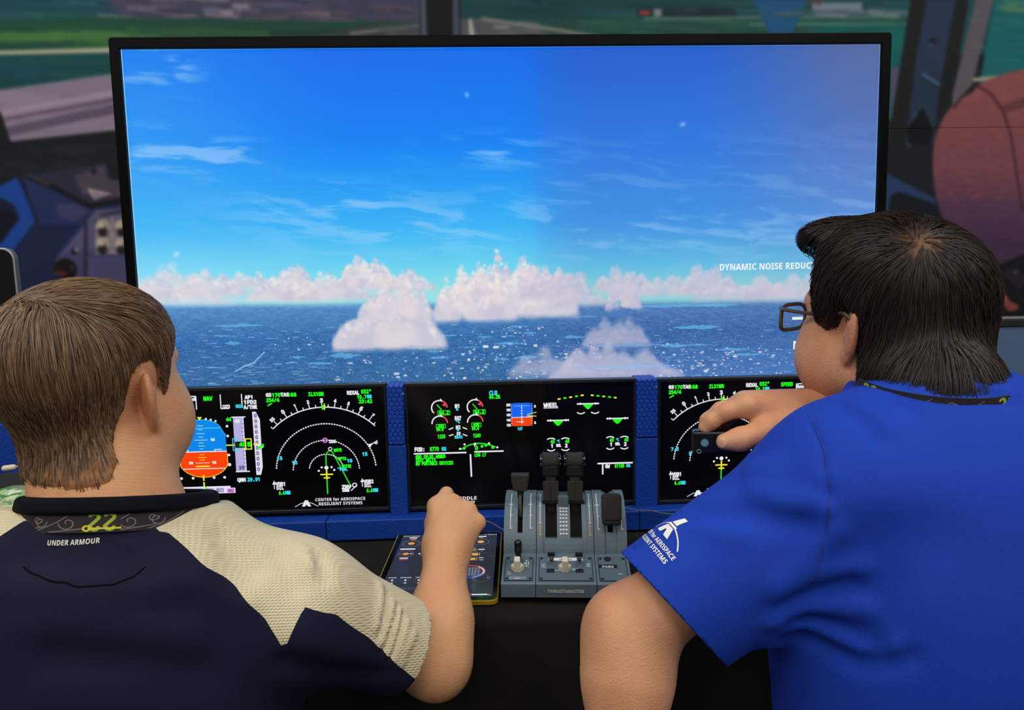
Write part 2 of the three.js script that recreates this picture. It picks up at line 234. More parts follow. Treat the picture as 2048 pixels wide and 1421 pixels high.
  glint(120, 788, 800, 1107, 907, 5); glint(70, 511, 821, 784, 912, 4.5); glint(50, 872, 753, 1108, 808, 4); glint(45, 1137, 794, 1263, 854, 4); glint(110, 1419, 837, 1649, 928, 5); glint(40, 1405, 780, 1749, 845, 3.5); glint(40, 1634, 835, 1837, 912, 4.5); glint(40, 350, 769, 553, 808, 3);
  streak(70, 88, 838, 479, 911, 26); streak(50, 135, 743, 537, 850, 16); streak(60, 1405, 744, 1838, 926, 15); streak(40, 789, 744, 1262, 911, 15);
  // heaped clouds: many soft puffs, flat bases
  const cloud = (cx, by, w, h, soft, haze, k) => {
    const half = smooth(1000, 1260, cx), [cc, g] = canvas(Math.ceil(w * 2.8), Math.ceil(h * 1.7 + 40)), ox = w * 1.4, oy = h * 1.5, puff = (x, y, r, col, al) => { const q = g.createRadialGradient(x - r * 0.18, y - r * 0.22, r * 0.1, x, y, r); q.addColorStop(0, 'rgba(' + col + ',' + al + ')'); q.addColorStop(0.62, 'rgba(' + col + ',' + al * 0.82 + ')'); q.addColorStop(1, 'rgba(' + col + ',0)'); g.fillStyle = q; g.beginPath(); g.arc(x, y, r, 0, 7); g.fill(); };
    const lobes = []; for (let i = 0; i < 6; i++) lobes.push([lerp(-0.75, 0.75, (i + rnd() * 0.8) / 6), 0.55 + 0.5 * rnd(), 0.16 + 0.12 * rnd()]);
    const top = (u) => { let t = (1 - Math.abs(u) ** 2.2) * 0.5; for (const [a, b, s2] of lobes) t = Math.max(t, b * (1 - 0.45 * a * a) * Math.exp(-(((u - a) / s2) ** 2))); return t; };
    const n = Math.round(90 + w * 1.1);
    for (let i = 0; i < n; i++) {
      const f = i / n, u = (rnd() * 2 - 1) * 0.95, t = top(u), v = Math.max(0, t * lerp(1, 0.25 * rnd(), f) * (0.75 + 0.25 * rnd())), r = Math.min(w, h) * lerp(0.13, 0.27, rnd()) * lerp(0.75, 1.15, f), lit = clamp(0.62 + 0.5 * (rnd() - 0.45) + 0.22 * (v / (t + 0.01) - 0.5) - 0.3 * u * (1 - f) + 0.25 * f * (1 - Math.abs(u)));
      const a = [158, 166, 210], b = half > 0.5 ? [216, 203, 214] : [240, 226, 222], col = a.map((q, j) => Math.round(lerp(q, b[j], lit))).join(',');
      puff(ox + u * w, oy - v * h - r * 0.1, r, col, lerp(0.75, 0.4, soft) * (1 - 0.5 * haze));
    }
    for (let i = 0; i < n * 0.8; i++) { const u = (rnd() * 2 - 1) * 0.9, t = top(u), v = t * (0.85 + 0.2 * rnd()), r = Math.min(w, h) * lerp(0.04, 0.1, rnd()), l = rnd() < 0.6; puff(ox + u * w, oy - v * h, r, l ? (half > 0.5 ? '226,214,222' : '248,238,234') : '184,186,220', 0.32 * (1 - haze)); }
    g.globalCompositeOperation = 'destination-out'; const q = g.createLinearGradient(0, oy - 8 - 20 * haze, 0, oy + 8); q.addColorStop(0, 'rgba(0,0,0,0)'); q.addColorStop(1, 'rgba(0,0,0,1)'); g.fillStyle = q; g.fillRect(0, oy - 8 - 20 * haze, cc.width, cc.height);
    tc.globalAlpha = 1 - haze * 0.5; tc.filter = 'blur(' + (0.8 + soft * 2.4).toFixed(1) + 'px)'; tc.drawImage(cc, cx - ox, by - oy); tc.filter = 'none'; tc.globalAlpha = 1;
  };
  reseed(9); C.forEach((c, i) => cloud(...c, i));
  for (const [x, y, w, h] of [[1334, 877, 340, 14], [1348, 816, 240, 10]]) lake(x, y, w, h, 0.45, '#7fb0ea');
  tc.strokeStyle = 'rgba(150,200,235,.75)'; tc.lineWidth = 4; tc.beginPath(); tc.moveTo(247, 863); tc.lineTo(271, 850); tc.lineTo(298, 841); tc.lineTo(331, 810); tc.stroke();
  tc.fillStyle = 'rgba(245,245,250,.85)'; tc.filter = 'blur(3px)'; for (const [x, y, w, h] of [[109, 538, 9, 6], [908, 125, 5, 7], [1498, 210, 8, 5]]) { tc.globalAlpha = 0.6; tc.beginPath(); tc.ellipse(x, y, w, h, -0.4, 0, 7); tc.fill(); } tc.globalAlpha = 1; tc.filter = 'none';
  tc.fillStyle = '#eef2f6'; tc.font = 'bold 25px sans-serif'; tc.textBaseline = 'middle'; { const [x, y] = [1604, 602], s = 'DYNAMIC NOISE REDUCTION', k = ([1836, 606][0] - x) / tc.measureText('DYNAMIC NOISE RED').width; tc.save(); tc.translate(x, y); tc.scale(k, 1); tc.fillText(s, 0, 0); tc.restore(); }
  tc.font = 'bold 34px sans-serif'; tc.fillText('MOTION', 1818, 828); tc.fillRect(1816, 747, 60, 8); tc.fillRect(1827, 729, 40, 6);
  // lit reflection along the bezel's inner edge, painted into the picture as bright lines
  tc.fillStyle = 'rgba(190,230,245,.75)'; tc.fillRect(0, 0, 4, TH); tc.fillStyle = 'rgba(170,205,250,.7)'; tc.fillRect(0, 0, TW, 2.5); tc.fillRect(TW - 3, 0, 3, TH);
}
const tvScreenMat = new THREE.MeshPhysicalMaterial({ color: 0x020203, roughness: 0.35, specularIntensity: 0.35, emissive: 0xffffff, emissiveMap: tex(tvC), emissiveIntensity: 1 });
const glossBlack = std('#030304', 0.4, { specularIntensity: 0.18 }), satinBlack = std('#131315', 0.45), mattBlack = std('#0e0e10', 0.8);
{
  const W = 1.449, H = 0.832, bs = 0.015, bt = 0.0175, bb = 0.0165;
  const t = base('television', 'large flat television showing blue sky, clouds and a landscape from the air', 'television', [0, 0.86409, 0]); t.rotation.x = -0.020665;
  obj('casing', box(W - 0.004, H - 0.004, 0.035, 0, H / 2, -0.027, 0.006), satinBlack, t);
  const fr = new THREE.Shape(); const rr = (s, x0, y0, x1, y1, r) => { s.moveTo(x0 + r, y0); s.lineTo(x1 - r, y0); s.quadraticCurveTo(x1, y0, x1, y0 + r); s.lineTo(x1, y1 - r); s.quadraticCurveTo(x1, y1, x1 - r, y1); s.lineTo(x0 + r, y1); s.quadraticCurveTo(x0, y1, x0, y1 - r); s.lineTo(x0, y0 + r); s.quadraticCurveTo(x0, y0, x0 + r, y0); return s; };
  rr(fr, -W / 2, 0, W / 2, H, 0.006); fr.holes.push(rr(new THREE.Path(), -W / 2 + bs, bb, W / 2 - bs, H - bt, 0.0015));
  const fg = new THREE.ExtrudeGeometry(fr, { depth: 0.014, bevelEnabled: true, bevelSize: 0.0012, bevelThickness: 0.0012, bevelSegments: 2 }); fg.translate(0, 0, -0.0132); obj('bezel', fg, glossBlack, t);
  const sg = new THREE.PlaneGeometry(1.419, 0.798); sg.translate(0, bb + 0.399, -0.0072); obj('screen', sg, tvScreenMat, t);
  for (const s of [-1, 1]) obj('stand_foot', [box(0.02, 0.072, 0.02, s * 0.5, -0.03, -0.05, 0.004), box(0.03, 0.012, 0.2, s * 0.5, -0.066, -0.1, 0.004)], satinBlack, t);
  const l = new THREE.RectAreaLight(new THREE.Color(0.25, 0.5, 0.85), 0.12, 1.41, 0.79); l.position.set(0, bb + 0.399, 0.004); l.rotation.y = Math.PI; t.add(l);
}

// ---------- table and cloth ----------
const TABLE = 0.79;
const clothBump = dataTex(256, 256, (u, v) => 0.5 + 0.5 * (n2(u * 128, v * 128) - 0.5) + 0.2 * Math.sin(v * 128 * 6.2832), 6);
const blackCloth = std('#191817', 0.92, { bumpMap: clothBump, bumpScale: 0.0006, specularIntensity: 0.4 });
{
  const t = base('folding_table', 'long folding table standing under the black cloth, its legs hidden', 'table', [-0.1, 0, 0.08]);
  obj('tabletop', box(2.5, 0.03, 0.68, 0, 0.768, 0, 0.006), std('#777', 0.7), t);
  for (const [x, z] of [[-1.1, 0.25], [1.1, 0.25], [-1.1, -0.25], [1.1, -0.25]]) obj('leg', cyl(0.014, 0.014, 0.752, x, 0.376, z), std('#666', 0.4, { metalness: 0.7 }), t);
  // cloth: flat top, rounded edge, hanging skirt with soft folds
  const g = new THREE.PlaneGeometry(1, 1, 260, 60), p = g.attributes.position, uv = g.attributes.uv, prof = [];
  for (let i = 0; i <= 60; i++) { const s = i / 60; if (s < 0.3) prof.push([lerp(-0.35, 0.34, s / 0.3), 0]); else if (s < 0.45) { const a = (s - 0.3) / 0.15 * Math.PI / 2; prof.push([0.34 + 0.018 * Math.sin(a), -0.018 * (1 - Math.cos(a))]); } else prof.push([0.358 + 0.02 * (s - 0.45) / 0.55, -0.018 - 0.765 * (s - 0.45) / 0.55]); }
  for (let i = 0; i < p.count; i++) { const x = p.getX(i) * 2.56, k = Math.round((0.5 - p.getY(i)) * 60), [z, y] = prof[k], drop = clamp(-y / 0.4); p.setXYZ(i, x, y + 0.789 - 0.003 * n2(x * 6, z * 9) * (y > -0.001 ? 1 : 0), z + drop * (0.014 * Math.sin(x * 14 + 2 * n2(x * 3, 1)) + 0.012 * Math.sin(x * 31 + 1))); uv.setXY(i, x, z - y); }
  g.computeVertexNormals();
  const c = obj('tablecloth', g, blackCloth); c.position.set(-0.1, 0, 0.08); tag(c, 'black cloth covering the table and hanging down in front of it', 'tablecloth'); blackCloth.side = THREE.DoubleSide;
}

// ---------- blue instrument console ----------
const comb = dataTex(512, 512, (u, v) => { const x = u * 12, y = v * 14; let best = 9, sec = 9; for (let j = -1; j <= 1; j++) for (let i = -1; i <= 1; i++) { const cy = Math.floor(y) + j, cx = Math.floor(x - (cy & 1) * 0.5) + i, dx = (cx + 0.5 + (cy & 1) * 0.5 - x), dy = (cy + 0.5 - y) * 0.866, r = Math.hypot(dx, dy); if (r < best) { sec = best; best = r; } else if (r < sec) sec = r; } return smooth(0.03, 0.22, sec - best); });
comb.repeat.set(1, 1);
const pebble = dataTex(256, 256, (u, v) => fbm(u * 64, v * 64, 2), 8);
const blueComb = std('#0b3fae', 0.42, { bumpMap: comb, bumpScale: 0.004, specularIntensity: 0.7 }), bluePaint = std('#0c3a94', 0.5, { bumpMap: pebble, bumpScale: 0.0006, specularIntensity: 0.6 });
const ZC = 0.1;
function metreUV(g, s = 1) { const p = g.attributes.position, u = g.attributes.uv; for (let i = 0; i < p.count; i++) u.setXY(i, p.getX(i) * s, p.getY(i) * s); return g; }
{
  const t = base('instrument_console', 'glossy blue console frame with honeycomb pillars holding three cockpit displays', 'console', [0, TABLE, ZC]);
  const pillars = [[-0.2208, 0.032], [0.2322, 0.041], [-0.678, 0.042], [0.697, 0.045]];
  for (const [x, w] of pillars) {
    obj('honeycomb_panel', metreUV(box(w - 0.002, 0.108, 0.05, x, 0.2225, -0.008, 0.003), 9), blueComb, t);
    obj('pillar', metreUV(box(w, 0.147, 0.05, x, 0.094, -0.0095, 0.003)), bluePaint, t);
  }
  const xs = [-1.05, -0.694, -0.35, -0.172, 0.02, 0.215, 0.46, 0.8];
  for (let i = 0; i + 1 < xs.length; i++) obj('base_panel', metreUV(box(xs[i + 1] - xs[i] - 0.0008, 0.0375, 0.085, (xs[i] + xs[i + 1]) / 2, 0.0188, -0.007, 0.003)), bluePaint, t);
  obj('wing_panel', metreUV(box(0.33, 0.18, 0.05, -0.87, 0.131, -0.035, 0.003)), bluePaint, t);
  obj('backplate', box(1.75, 0.2, 0.012, -0.17, 0.12, -0.05), mattBlack, t);
  for (const sx of [0.2475, -0.206]) obj('screw', cyl(0.002, 0.002, 0.002, sx, 0.262, 0.0178, 'z', 12), std('#7fb0e0', 0.3, { metalness: 0.6 }), t);
}

// ---------- three cockpit displays ----------
const SW = 1320, K = SW / 440, SH = 250 * K;   // canvas drawn in units of a 440th of the display's width
function display(draw) {
  const [c, g] = canvas(SW, SH); g.fillStyle = '#020203'; g.fillRect(0, 0, SW, SH); g.scale(K, K); g.lineCap = g.lineJoin = 'round'; g.textBaseline = 'middle'; draw(pen(g)); return tex(c);
}
function pen(g) {
  const W = '#e8e8f2', G = '#22ff1a', Cy = '#35d8ee', Y = '#f2e832', Mg = '#e06fe0', Rd = '#f04a10';
  return {
    g, W, G, Cy, Y, Mg, Rd,
    line(col, w, ...p) { g.strokeStyle = col; g.lineWidth = w; g.beginPath(); for (let i = 0; i < p.length; i += 2) g[i ? 'lineTo' : 'moveTo'](p[i], p[i + 1]); g.stroke(); },
    fill(col, ...p) { g.fillStyle = col; g.beginPath(); for (let i = 0; i < p.length; i += 2) g[i ? 'lineTo' : 'moveTo'](p[i], p[i + 1]); g.closePath(); g.fill(); },
    rect(col, x, y, w, h) { g.fillStyle = col; g.fillRect(x, y, w, h); },
    frame(col, lw, x, y, w, h) { g.strokeStyle = col; g.lineWidth = lw; g.strokeRect(x, y, w, h); },
    dot(col, x, y, r) { g.fillStyle = col; g.beginPath(); g.arc(x, y, r, 0, 7); g.fill(); },
    ring(col, lw, x, y, r) { g.strokeStyle = col; g.lineWidth = lw; g.beginPath(); g.arc(x, y, r, 0, 7); g.stroke(); },
    arc(col, lw, x, y, r, a, b, dash) { g.strokeStyle = col; g.lineWidth = lw; if (dash) g.setLineDash(dash); g.beginPath(); g.arc(x, y, r, a, b); g.stroke(); g.setLineDash([]); },
    text(col, s, x, y, h = 9, w = 0, al = 'left') { g.fillStyle = g.strokeStyle = col; g.font = 'bold ' + h * 1.18 + 'px monospace'; g.textAlign = al; g.save(); g.translate(x, y); if (w) g.scale(w / g.measureText(s).width, 1); g.lineWidth = 1.05; g.fillText(s, 0, 0); g.strokeText(s, 0, 0); g.restore(); },
    sans(col, s, x, y, h, w = 0, al = 'left') { g.fillStyle = col; g.font = 'bold ' + h * 1.3 + 'px sans-serif'; g.textAlign = al; g.save(); g.translate(x, y); if (w) g.scale(w / g.measureText(s).width, 1); g.fillText(s, 0, 0); g.restore(); },
    logo(x, y) { for (const [a, b] of [[-24, 4]]) { this.line(W, 1.3, x - 22, y + 4, x - 10, y - 3, x - 4, y - 4); this.line(W, 1.3, x + 22, y + 4, x + 10, y - 3, x + 4, y - 4); } this.fill(W, x - 3, y - 9, x + 3, y - 9, x + 9, y + 4, x + 3, y + 4, x, y, x - 3, y + 4, x - 9, y + 4); },
  };
}
function nav(q, x, mirrored) {   // navigation page; x = its left edge
  const { W, G, Cy, Y, Mg } = q, cx = x + 110, cy = 166;
  q.text(W, 'GS', x + 2, 13, 7.5); q.text(G, '170', x + 13, 13, 8); q.text(W, 'TAS', x + 30, 13, 7.5); q.text(G, '168', x + 43, 13, 8); q.text(G, '254/4', x + 2, 23, 8, 25); q.line(G, 2.6, x + 5, 34, x + 12, 30);
  q.text(G, 'ILX1BR', x + 82, 13, 8, 30); q.text(W, 'REXAL', x + 156, 12, 8, 24); q.text(G, '032°', x + 183, 11, 8.5, 20); q.text(G, '10.7', x + 175, 21, 8, 18); q.text(Cy, 'NM', x + 194, 21, 7.5, 9); q.text(G, '23:42', x + 178, 30, 8, 26);
  const R = 136, a0 = -Math.PI / 2;
  q.arc(W, 2.3, cx, cy + 10, R, a0 - 0.79, a0 + 0.79);
  for (let i = -9; i <= 9; i++) { const a = a0 + i * 0.0872 - 0.02, big = i % 2 === 0, r1 = R + (big ? 9 : 5); if (Math.abs(i * 0.0872) > 0.79) continue; q.line(W, 1.8, cx + R * Math.cos(a), cy + 10 + R * Math.sin(a), cx + r1 * Math.cos(a), cy + 10 + r1 * Math.sin(a)); if (big) { const n = (35 + i / 2 + 4) % 36; q.g.save(); q.g.translate(cx + (R + 14) * Math.cos(a), cy + 10 + (R + 14) * Math.sin(a)); q.g.rotate(a + Math.PI / 2); q.text(W, String(n), 0, 0, n % 3 === 0 ? 9 : 7, 0, 'center'); q.g.restore(); } }
  q.fill(G, cx - 4, 36, cx + 4, 36, cx + 3, 45, cx - 3, 45); q.line(Y, 2, cx + 2, 33, cx + 2, 45);
  q.arc(W, 2.6, cx, cy + 4, 96, a0 - 1.5, a0 + 1.5, [1.2, 3.9]); q.arc(W, 2.4, cx, cy + 6, 64, a0 - 1.5, a0 + 1.5, [1.2, 3.7]); if (!mirrored) q.arc(W, 2.4, cx, cy + 4, 33, a0 - 1.4, a0 + 1.4, [1.2, 3.5]);
  for (const [dx, dy] of [[-15, 5], [15, 4], [-9, -2], [10, -2]]) q.dot(W, cx + dx, cy + dy, 2.2);
  q.text(Cy, mirrored ? '7.5' : '15', x + (mirrored ? 8 : 16), 143, 7.5); q.text(Cy, mirrored ? '5' : '10', x + 44, 153, 7.5); q.text(Cy, '10', x + 150, 152, 7.5); q.text(Cy, '15', x + 180, 139, 7.5);
  q.line(G, 2.2, cx, cy, cx, cy + 53); q.dot(W, cx, cy - 1, 4); q.line(Y, 3, cx - 11, cy + 13, cx + 11, cy + 13); q.line(Y, 3, cx - 5, cy + 20, cx + 5, cy + 20); q.line(Y, 3, cx, cy + 5, cx, cy + 22);
  if (!mirrored) {
    q.line(G, 2, cx, cy - 4, cx, cy - 26, cx + 3, cy - 33, cx + 8, cy - 37, cx + 13, cy - 33, cx + 30, cy + 4, cx + 46, cy + 40); q.ring(W, 1.6, cx + 9, cy - 40, 3.2); q.ring(Mg, 2.4, cx, cy - 58, 4.2); q.text(W, 'IDS', cx + 7, cy - 55, 6.5);
    q.text(G, 'WAYS', cx + 16, cy - 37, 7, 15); q.text(G, 'HPTO', cx + 24, cy - 19, 7, 15); q.text(G, 'RTE', cx + 30, cy - 3, 7, 18); q.text(Cy, 'TGA', cx + 24, cy + 3, 7, 15); q.line(Cy, 2, cx + 22, cy, cx + 40, cy + 6);
    q.text(W, 'ZNV', cx + 28, cy + 40, 8, 18); q.text(W, 'INM', cx + 28, cy + 47, 6, 14); q.ring(W, 2, cx + 53, cy + 37, 4); q.line(W, 2, cx + 46, cy + 48, cx + 56, cy + 38);
    q.line(W, 2, cx + 84, cy - 44, cx + 100, cy - 54); q.ring(W, 2.2, cx + 98, cy - 50, 2); q.fill(W, cx + 82, cy - 47, cx + 92, cy - 50, cx + 86, cy - 40);
  }
  for (const [sx, n] of [[x + 8, '1'], [x + 178, '2']]) { q.text(W, 'VOR' + n, sx + 3, 196, 8, 19); q.fill(W, sx, 190, sx - 4, 197, sx + 4, 197); q.line(W, 1.6, sx, 190, sx, 206); q.text(W, 'DIL', sx + 4, 204, 8, 14); q.text(G, '6.4', sx + 8, 215, 8, 11); q.text(Cy, 'NM', sx + 20, 215, 7.5, 10); }
}
function pfd(q, x) {   // primary flight page
  const { W, G, Cy, Y, Mg, Rd } = q, g = q.g, cx = x + 86, cy = 118;
  q.line(W, 2, x + 37, 12, x + 37, 36); q.line(W, 2, x + 82, 12, x + 82, 38); q.line(W, 3, x + 39, 17, x + 80, 17); q.text(G, 'ALT', x + 52, 17, 5, 16); q.frame(W, 2.4, x + 40, 12, 40, 8); q.text(G, 'NAV', x + 96, 17, 9, 17);
  q.line(W, 2, x + 128, 10, x + 128, 38, x + 143, 38); q.text(W, 'CAT3', x + 131, 34, 7, 14); q.text(Cy, 'DH20', x + 156, 34, 7, 14); q.line(W, 2, x + 168, 10, x + 168, 30); q.text(W, 'AP1', x + 174, 16, 8, 16); q.text(W, '1FD2', x + 171, 26, 8, 25); q.text(W, 'A/THR', x + 171, 36, 8, 25);
  g.save(); g.beginPath(); g.moveTo(x + 46, 84); g.bezierCurveTo(x + 52, 52, x + 118, 52, x + 126, 80); g.lineTo(x + 133, 92); g.lineTo(x + 134, 152); g.bezierCurveTo(x + 120, 186, x + 60, 186, x + 44, 154); g.lineTo(x + 46, 84); g.closePath(); g.clip();
  q.rect('#0a86e8', x, 40, 200, 85); q.rect('#fa4406', x, 125, 200, 90);
  q.line('#4ad8ff', 1.4, x + 46, 77, x + 126, 77); q.line(W, 2, x + 40, 125, x + 140, 125); q.line(W, 1.6, x + 40, 160, x + 140, 160);
  for (const [y, w] of [[72, 5], [80, 4], [88, 7], [95, 4], [101, 12], [107, 4], [113, 6], [119, 3], [131, 4], [137, 7], [142, 4], [148, 13]]) q.line(y > 125 && y < 145 ? Y : '#bfe6ff', 1.2, cx - w, y, cx + w, y);
  q.line(Y, 2.6, cx - 12, 155, cx + 12, 155); q.text(W, '10', x + 60, 101, 5.5); q.text(W, '10', x + 104, 101, 5.5); q.text(W, '10', x + 60, 148, 5.5); q.text(W, '10', x + 104, 148, 5.5);
  q.line(W, 1.6, x + 47, 121, x + 60, 121, x + 60, 126); q.line(W, 1.6, x + 124, 121, x + 111, 121, x + 111, 126); g.restore();
  g.strokeStyle = '#35d2ff'; g.lineWidth = 1.2; g.beginPath(); g.moveTo(x + 46, 84); g.bezierCurveTo(x + 52, 52, x + 118, 52, x + 126, 80); g.lineTo(x + 133, 92); g.stroke(); g.strokeStyle = Y; g.beginPath(); g.moveTo(x + 134, 130); g.lineTo(x + 134, 152); g.bezierCurveTo(x + 120, 186, x + 60, 186, x + 44, 154); g.lineTo(x + 44, 128); g.stroke();
  for (const [dx, y] of [[-32, 64], [-24, 61], [-14, 59], [12, 58], [21, 60], [30, 63]]) q.dot(W, cx + dx, y, 2.2); q.fill(Y, cx - 5, 54, cx + 5, 54, cx, 61);
  for (const y of [74, 94, 133, 153]) q.dot(W, x + 137, y, 2.6); q.dot('#e9d5ee', x + 137, 153, 3.4); q.line(Y, 2.6, x + 134, 113, x + 148, 113);
  for (const dx of [-42, -20, 20, 40]) q.dot('#e6d8ec', cx + dx, 179, 2.8); q.line(Y, 3, cx, 174, cx, 184); q.line(Y, 3, cx, 189, cx, 196);
  q.rect('#b6aede', x + 149, 57, 19, 112); q.line(W, 2.4, x + 147, 56, x + 172, 56); q.line(W, 2.4, x + 149, 168, x + 174, 168); q.line(W, 2, x + 168, 56, x + 168, 168); q.text(G, '44', x + 136, 60, 8, 10); q.text(W, '45', x + 152, 64, 7); q.text('#5a4f90', '35', x + 154, 160, 8); for (let y = 70; y < 165; y += 8) q.line('#5a4f90', 1, x + 164, y, x + 168, y);
  q.frame(Cy, 1.8, x + 146, 100, 10, 24); q.rect('#0b2a0c', x + 150, 106, 24, 13); q.text(G, '40', x + 158, 112, 9, 12); q.frame(Y, 2.2, x + 170, 101, 11, 21); q.text(G, '8', x + 173, 112, 11, 7);
  q.fill('#e4def0', x + 186, 46, x + 193, 46, x + 200, 62, x + 200, 160, x + 196, 176, x + 187, 176); for (let y = 54; y < 172; y += 11) q.text('#7d749c', '0', x + 189, y, 8); q.line(Y, 3, x + 186, 112, x + 193, 112); q.line(G, 4, x + 194, 121, x + 203, 114); q.line('#7fe0c0', 3, x + 197, 122, x + 203, 118);
  q.text(W, 'QNH', x + 150, 185, 8, 16); q.text(Cy, '29.91', x + 169, 185, 8, 25);
  q.rect('#e6e0f2', x + 38, 197, 98, 15); for (let i = 0; i < 4; i++) { q.rect('#a99ec8', x + 48 + i * 20, 201, 15, 9); q.line('#5a4f80', 1, x + 52 + i * 20, 202, x + 52 + i * 20, 209); } q.rect('#e9c8ee', x + 128, 201, 17, 11); q.text('#9a3aa8', '032', x + 130, 207, 7, 12); q.line(G, 2.4, cx + 2, 198, cx + 6, 203); q.dot(Cy, x + 28, 205, 3);
}
const screenTex = [
  display((q) => { pfd(q, 0); nav(q, 212, false); q.sans(q.W, 'EMBRY-RIDDLE', 64, 239, 7.5, 55); q.sans(q.W, 'Aeronautical University', 52, 247, 5.5, 67); q.logo(280, 241); q.sans(q.W, 'CENTER for AEROSPACE', 297, 232, 7, 98); q.sans(q.W, 'RESILIENT SYSTEMS', 303, 241, 7, 86); }),
  display((q) => {
    const { W, G, Cy, Y, Rd, g } = q, x = 0;
    const dial = (cx, cy, r, small) => { q.arc(W, 2.6, cx, cy, r, Math.PI * (small ? 1 : 0.78), Math.PI * 1.62); q.arc('#f0495a', 2.8, cx, cy, r, Math.PI * 1.66, Math.PI * 1.97); q.dot(W, cx + 3, cy - r - 2, 1.6); if (!small) q.line(G, 2, cx - 4, cy - 6, cx + 4, cy + 4); q.frame(G, 1.2, cx + (small ? -7 : -3), cy + (small ? 2 : 6), small ? 18 : 23, small ? 8 : 9); q.text(G, small ? '490' : '84.2', cx + (small ? -4 : -1), cy + (small ? 6 : 10.5), 7.5, small ? 12 : 19); };
    dial(61, 46, 15); dial(130, 46, 15); dial(61, 78, 15, true); dial(130, 77, 15, true); q.fill('#f0495a', 66, 40, 74, 36, 72, 44); q.fill('#f0495a', 135, 40, 143, 36, 141, 44);
    q.text(W, 'N1', 91, 43, 8, 10); q.text(Cy, '%', 93, 49, 6); q.text(W, 'EGT', 90, 68, 8, 13); q.text(Cy, '°C', 92, 75, 6); q.text(W, 'N2', 92, 87, 8, 9); q.text(Cy, '%', 94, 93, 5); q.text(W, 'FF', 93, 101, 8, 8); q.text(Cy, 'KG/H', 89, 107, 6, 15);
    for (const [a, b, c, d] of [[79, 91, 86, 88], [106, 88, 113, 91], [79, 104, 86, 102], [106, 102, 113, 105]]) q.line(W, 2.4, a, b, c, d);
    q.text(G, '94.6', 54, 90, 8, 14); q.text(G, '94.6', 123, 90, 8, 14); q.text(G, '1220', 56, 105, 8, 15); q.text(G, '1240', 125, 105, 8, 15); q.text(Cy, 'CLB', 158, 18, 9, 16); q.text(G, '84.2%', 158, 26, 8, 21);
    q.text(W, 'FOB:', 10, 131, 9, 21); q.text(G, '8770', 40, 131, 9, 18); q.text(Cy, 'KG', 63, 131, 8, 9); q.line(W, 3.2, 10, 140, 110, 140); q.line(W, 3.2, 128, 139, 183, 139); q.line(W, 3.2, 119, 145, 120, 190);
    q.text(G, 'GND SPLRS ARMED', 12, 147, 7.5, 58); q.text(G, 'SEAT BELTS', 12, 154, 7.5, 39); q.text(G, 'NO PORTABLE DEVICES', 12, 161, 7.5, 73); q.text(G, 'LDG LT', 127, 146, 7.5, 23);
    g.strokeStyle = G; g.lineWidth = 2.4; g.beginPath(); g.moveTo(102, 133); g.quadraticCurveTo(130, 112, 168, 130); g.stroke(); for (const [a, b] of [[99, 132], [108, 123], [156, 122], [172, 131]]) q.dot(W, a, b, 2.2); for (const [a, b] of [[107, 131], [142, 128], [150, 126], [163, 131]]) q.dot(G, a, b, 3); q.text(W, 'F', 126, 124, 7); q.text(G, '0', 128, 131, 9);
    q.sans(W, 'EMBRY-RIDDLE', 46, 236, 7.5, 84); q.sans(W, 'Aeronautical University', 56, 244, 5, 70);
    // standby horizon
    g.save(); g.beginPath(); g.roundRect(200, 40, 42, 48, 7); g.clip(); q.rect('#1463f0', 196, 36, 60, 36); q.rect('#f2420c', 196, 70, 60, 30); q.line(W, 1.4, 196, 70, 256, 69); q.line('#9fd0ff', 0.8, 206, 46, 236, 46); for (let y = 50; y < 84; y += 6) q.line('#bfe0ff', 0.9, 219, y, 223, y); q.line(W, 1, 221, 44, 221, 84); q.line(W, 1.4, 211, 79, 225, 79); g.restore();
    ['200', '180', '160', '140', '120'].forEach((s, i) => q.text(W, s, 191, 44 + i * 10.4, 5.5, 8)); for (const y of [48, 82]) q.text(W, '2', 245, y, 5); q.line(Y, 1.6, 232, 64, 249, 60); q.line(Y, 1.6, 232, 67, 249, 68); for (let y = 42; y < 88; y += 5) { q.line(W, 0.9, 200, y, 202, y); q.line(W, 0.9, 240, y, 242, y); } q.text(Cy, '127', 212, 93, 6, 10);
    // wheel page
    q.text(W, 'WHEEL', 264, 46, 10, 28); q.line(W, 1.4, 264, 52, 292, 52); for (let i = 0; i < 5; i++) { q.line(i % 2 ? G : Y, 3.4, 293 + i * 11.3, 34 - i * 1.6, 296 + i * 11.3, 33.6 - i * 1.6); q.line(i % 2 ? G : '#b8f23a', 3.4, 358 + i * 11.3, 27.6 + i * 1.5, 361 + i * 11.3, 28 + i * 1.5); }
    const gear = (cx, cy) => { q.line(W, 2.6, cx - 20, cy, cx + 20, cy); for (const s of [-1, 1]) { q.dot(W, cx + s * 20, cy, 2); q.dot(W, cx + s * 15, cy, 2.4); } q.fill(G, cx - 11, cy + 1, cx + 11, cy + 1, cx + 4, cy + 9, cx, cy + 12, cx - 4, cy + 9); };
    gear(351, 45); gear(292, 78); gear(409, 77); for (const dx of [-14, 14]) { g.strokeStyle = dx < 0 ? '#f0e0c8' : W; g.lineWidth = 2.4; g.beginPath(); g.moveTo(351 + dx - 7, 63); g.quadraticCurveTo(351 + dx, 68, 351 + dx + 7, 63); g.stroke(); }
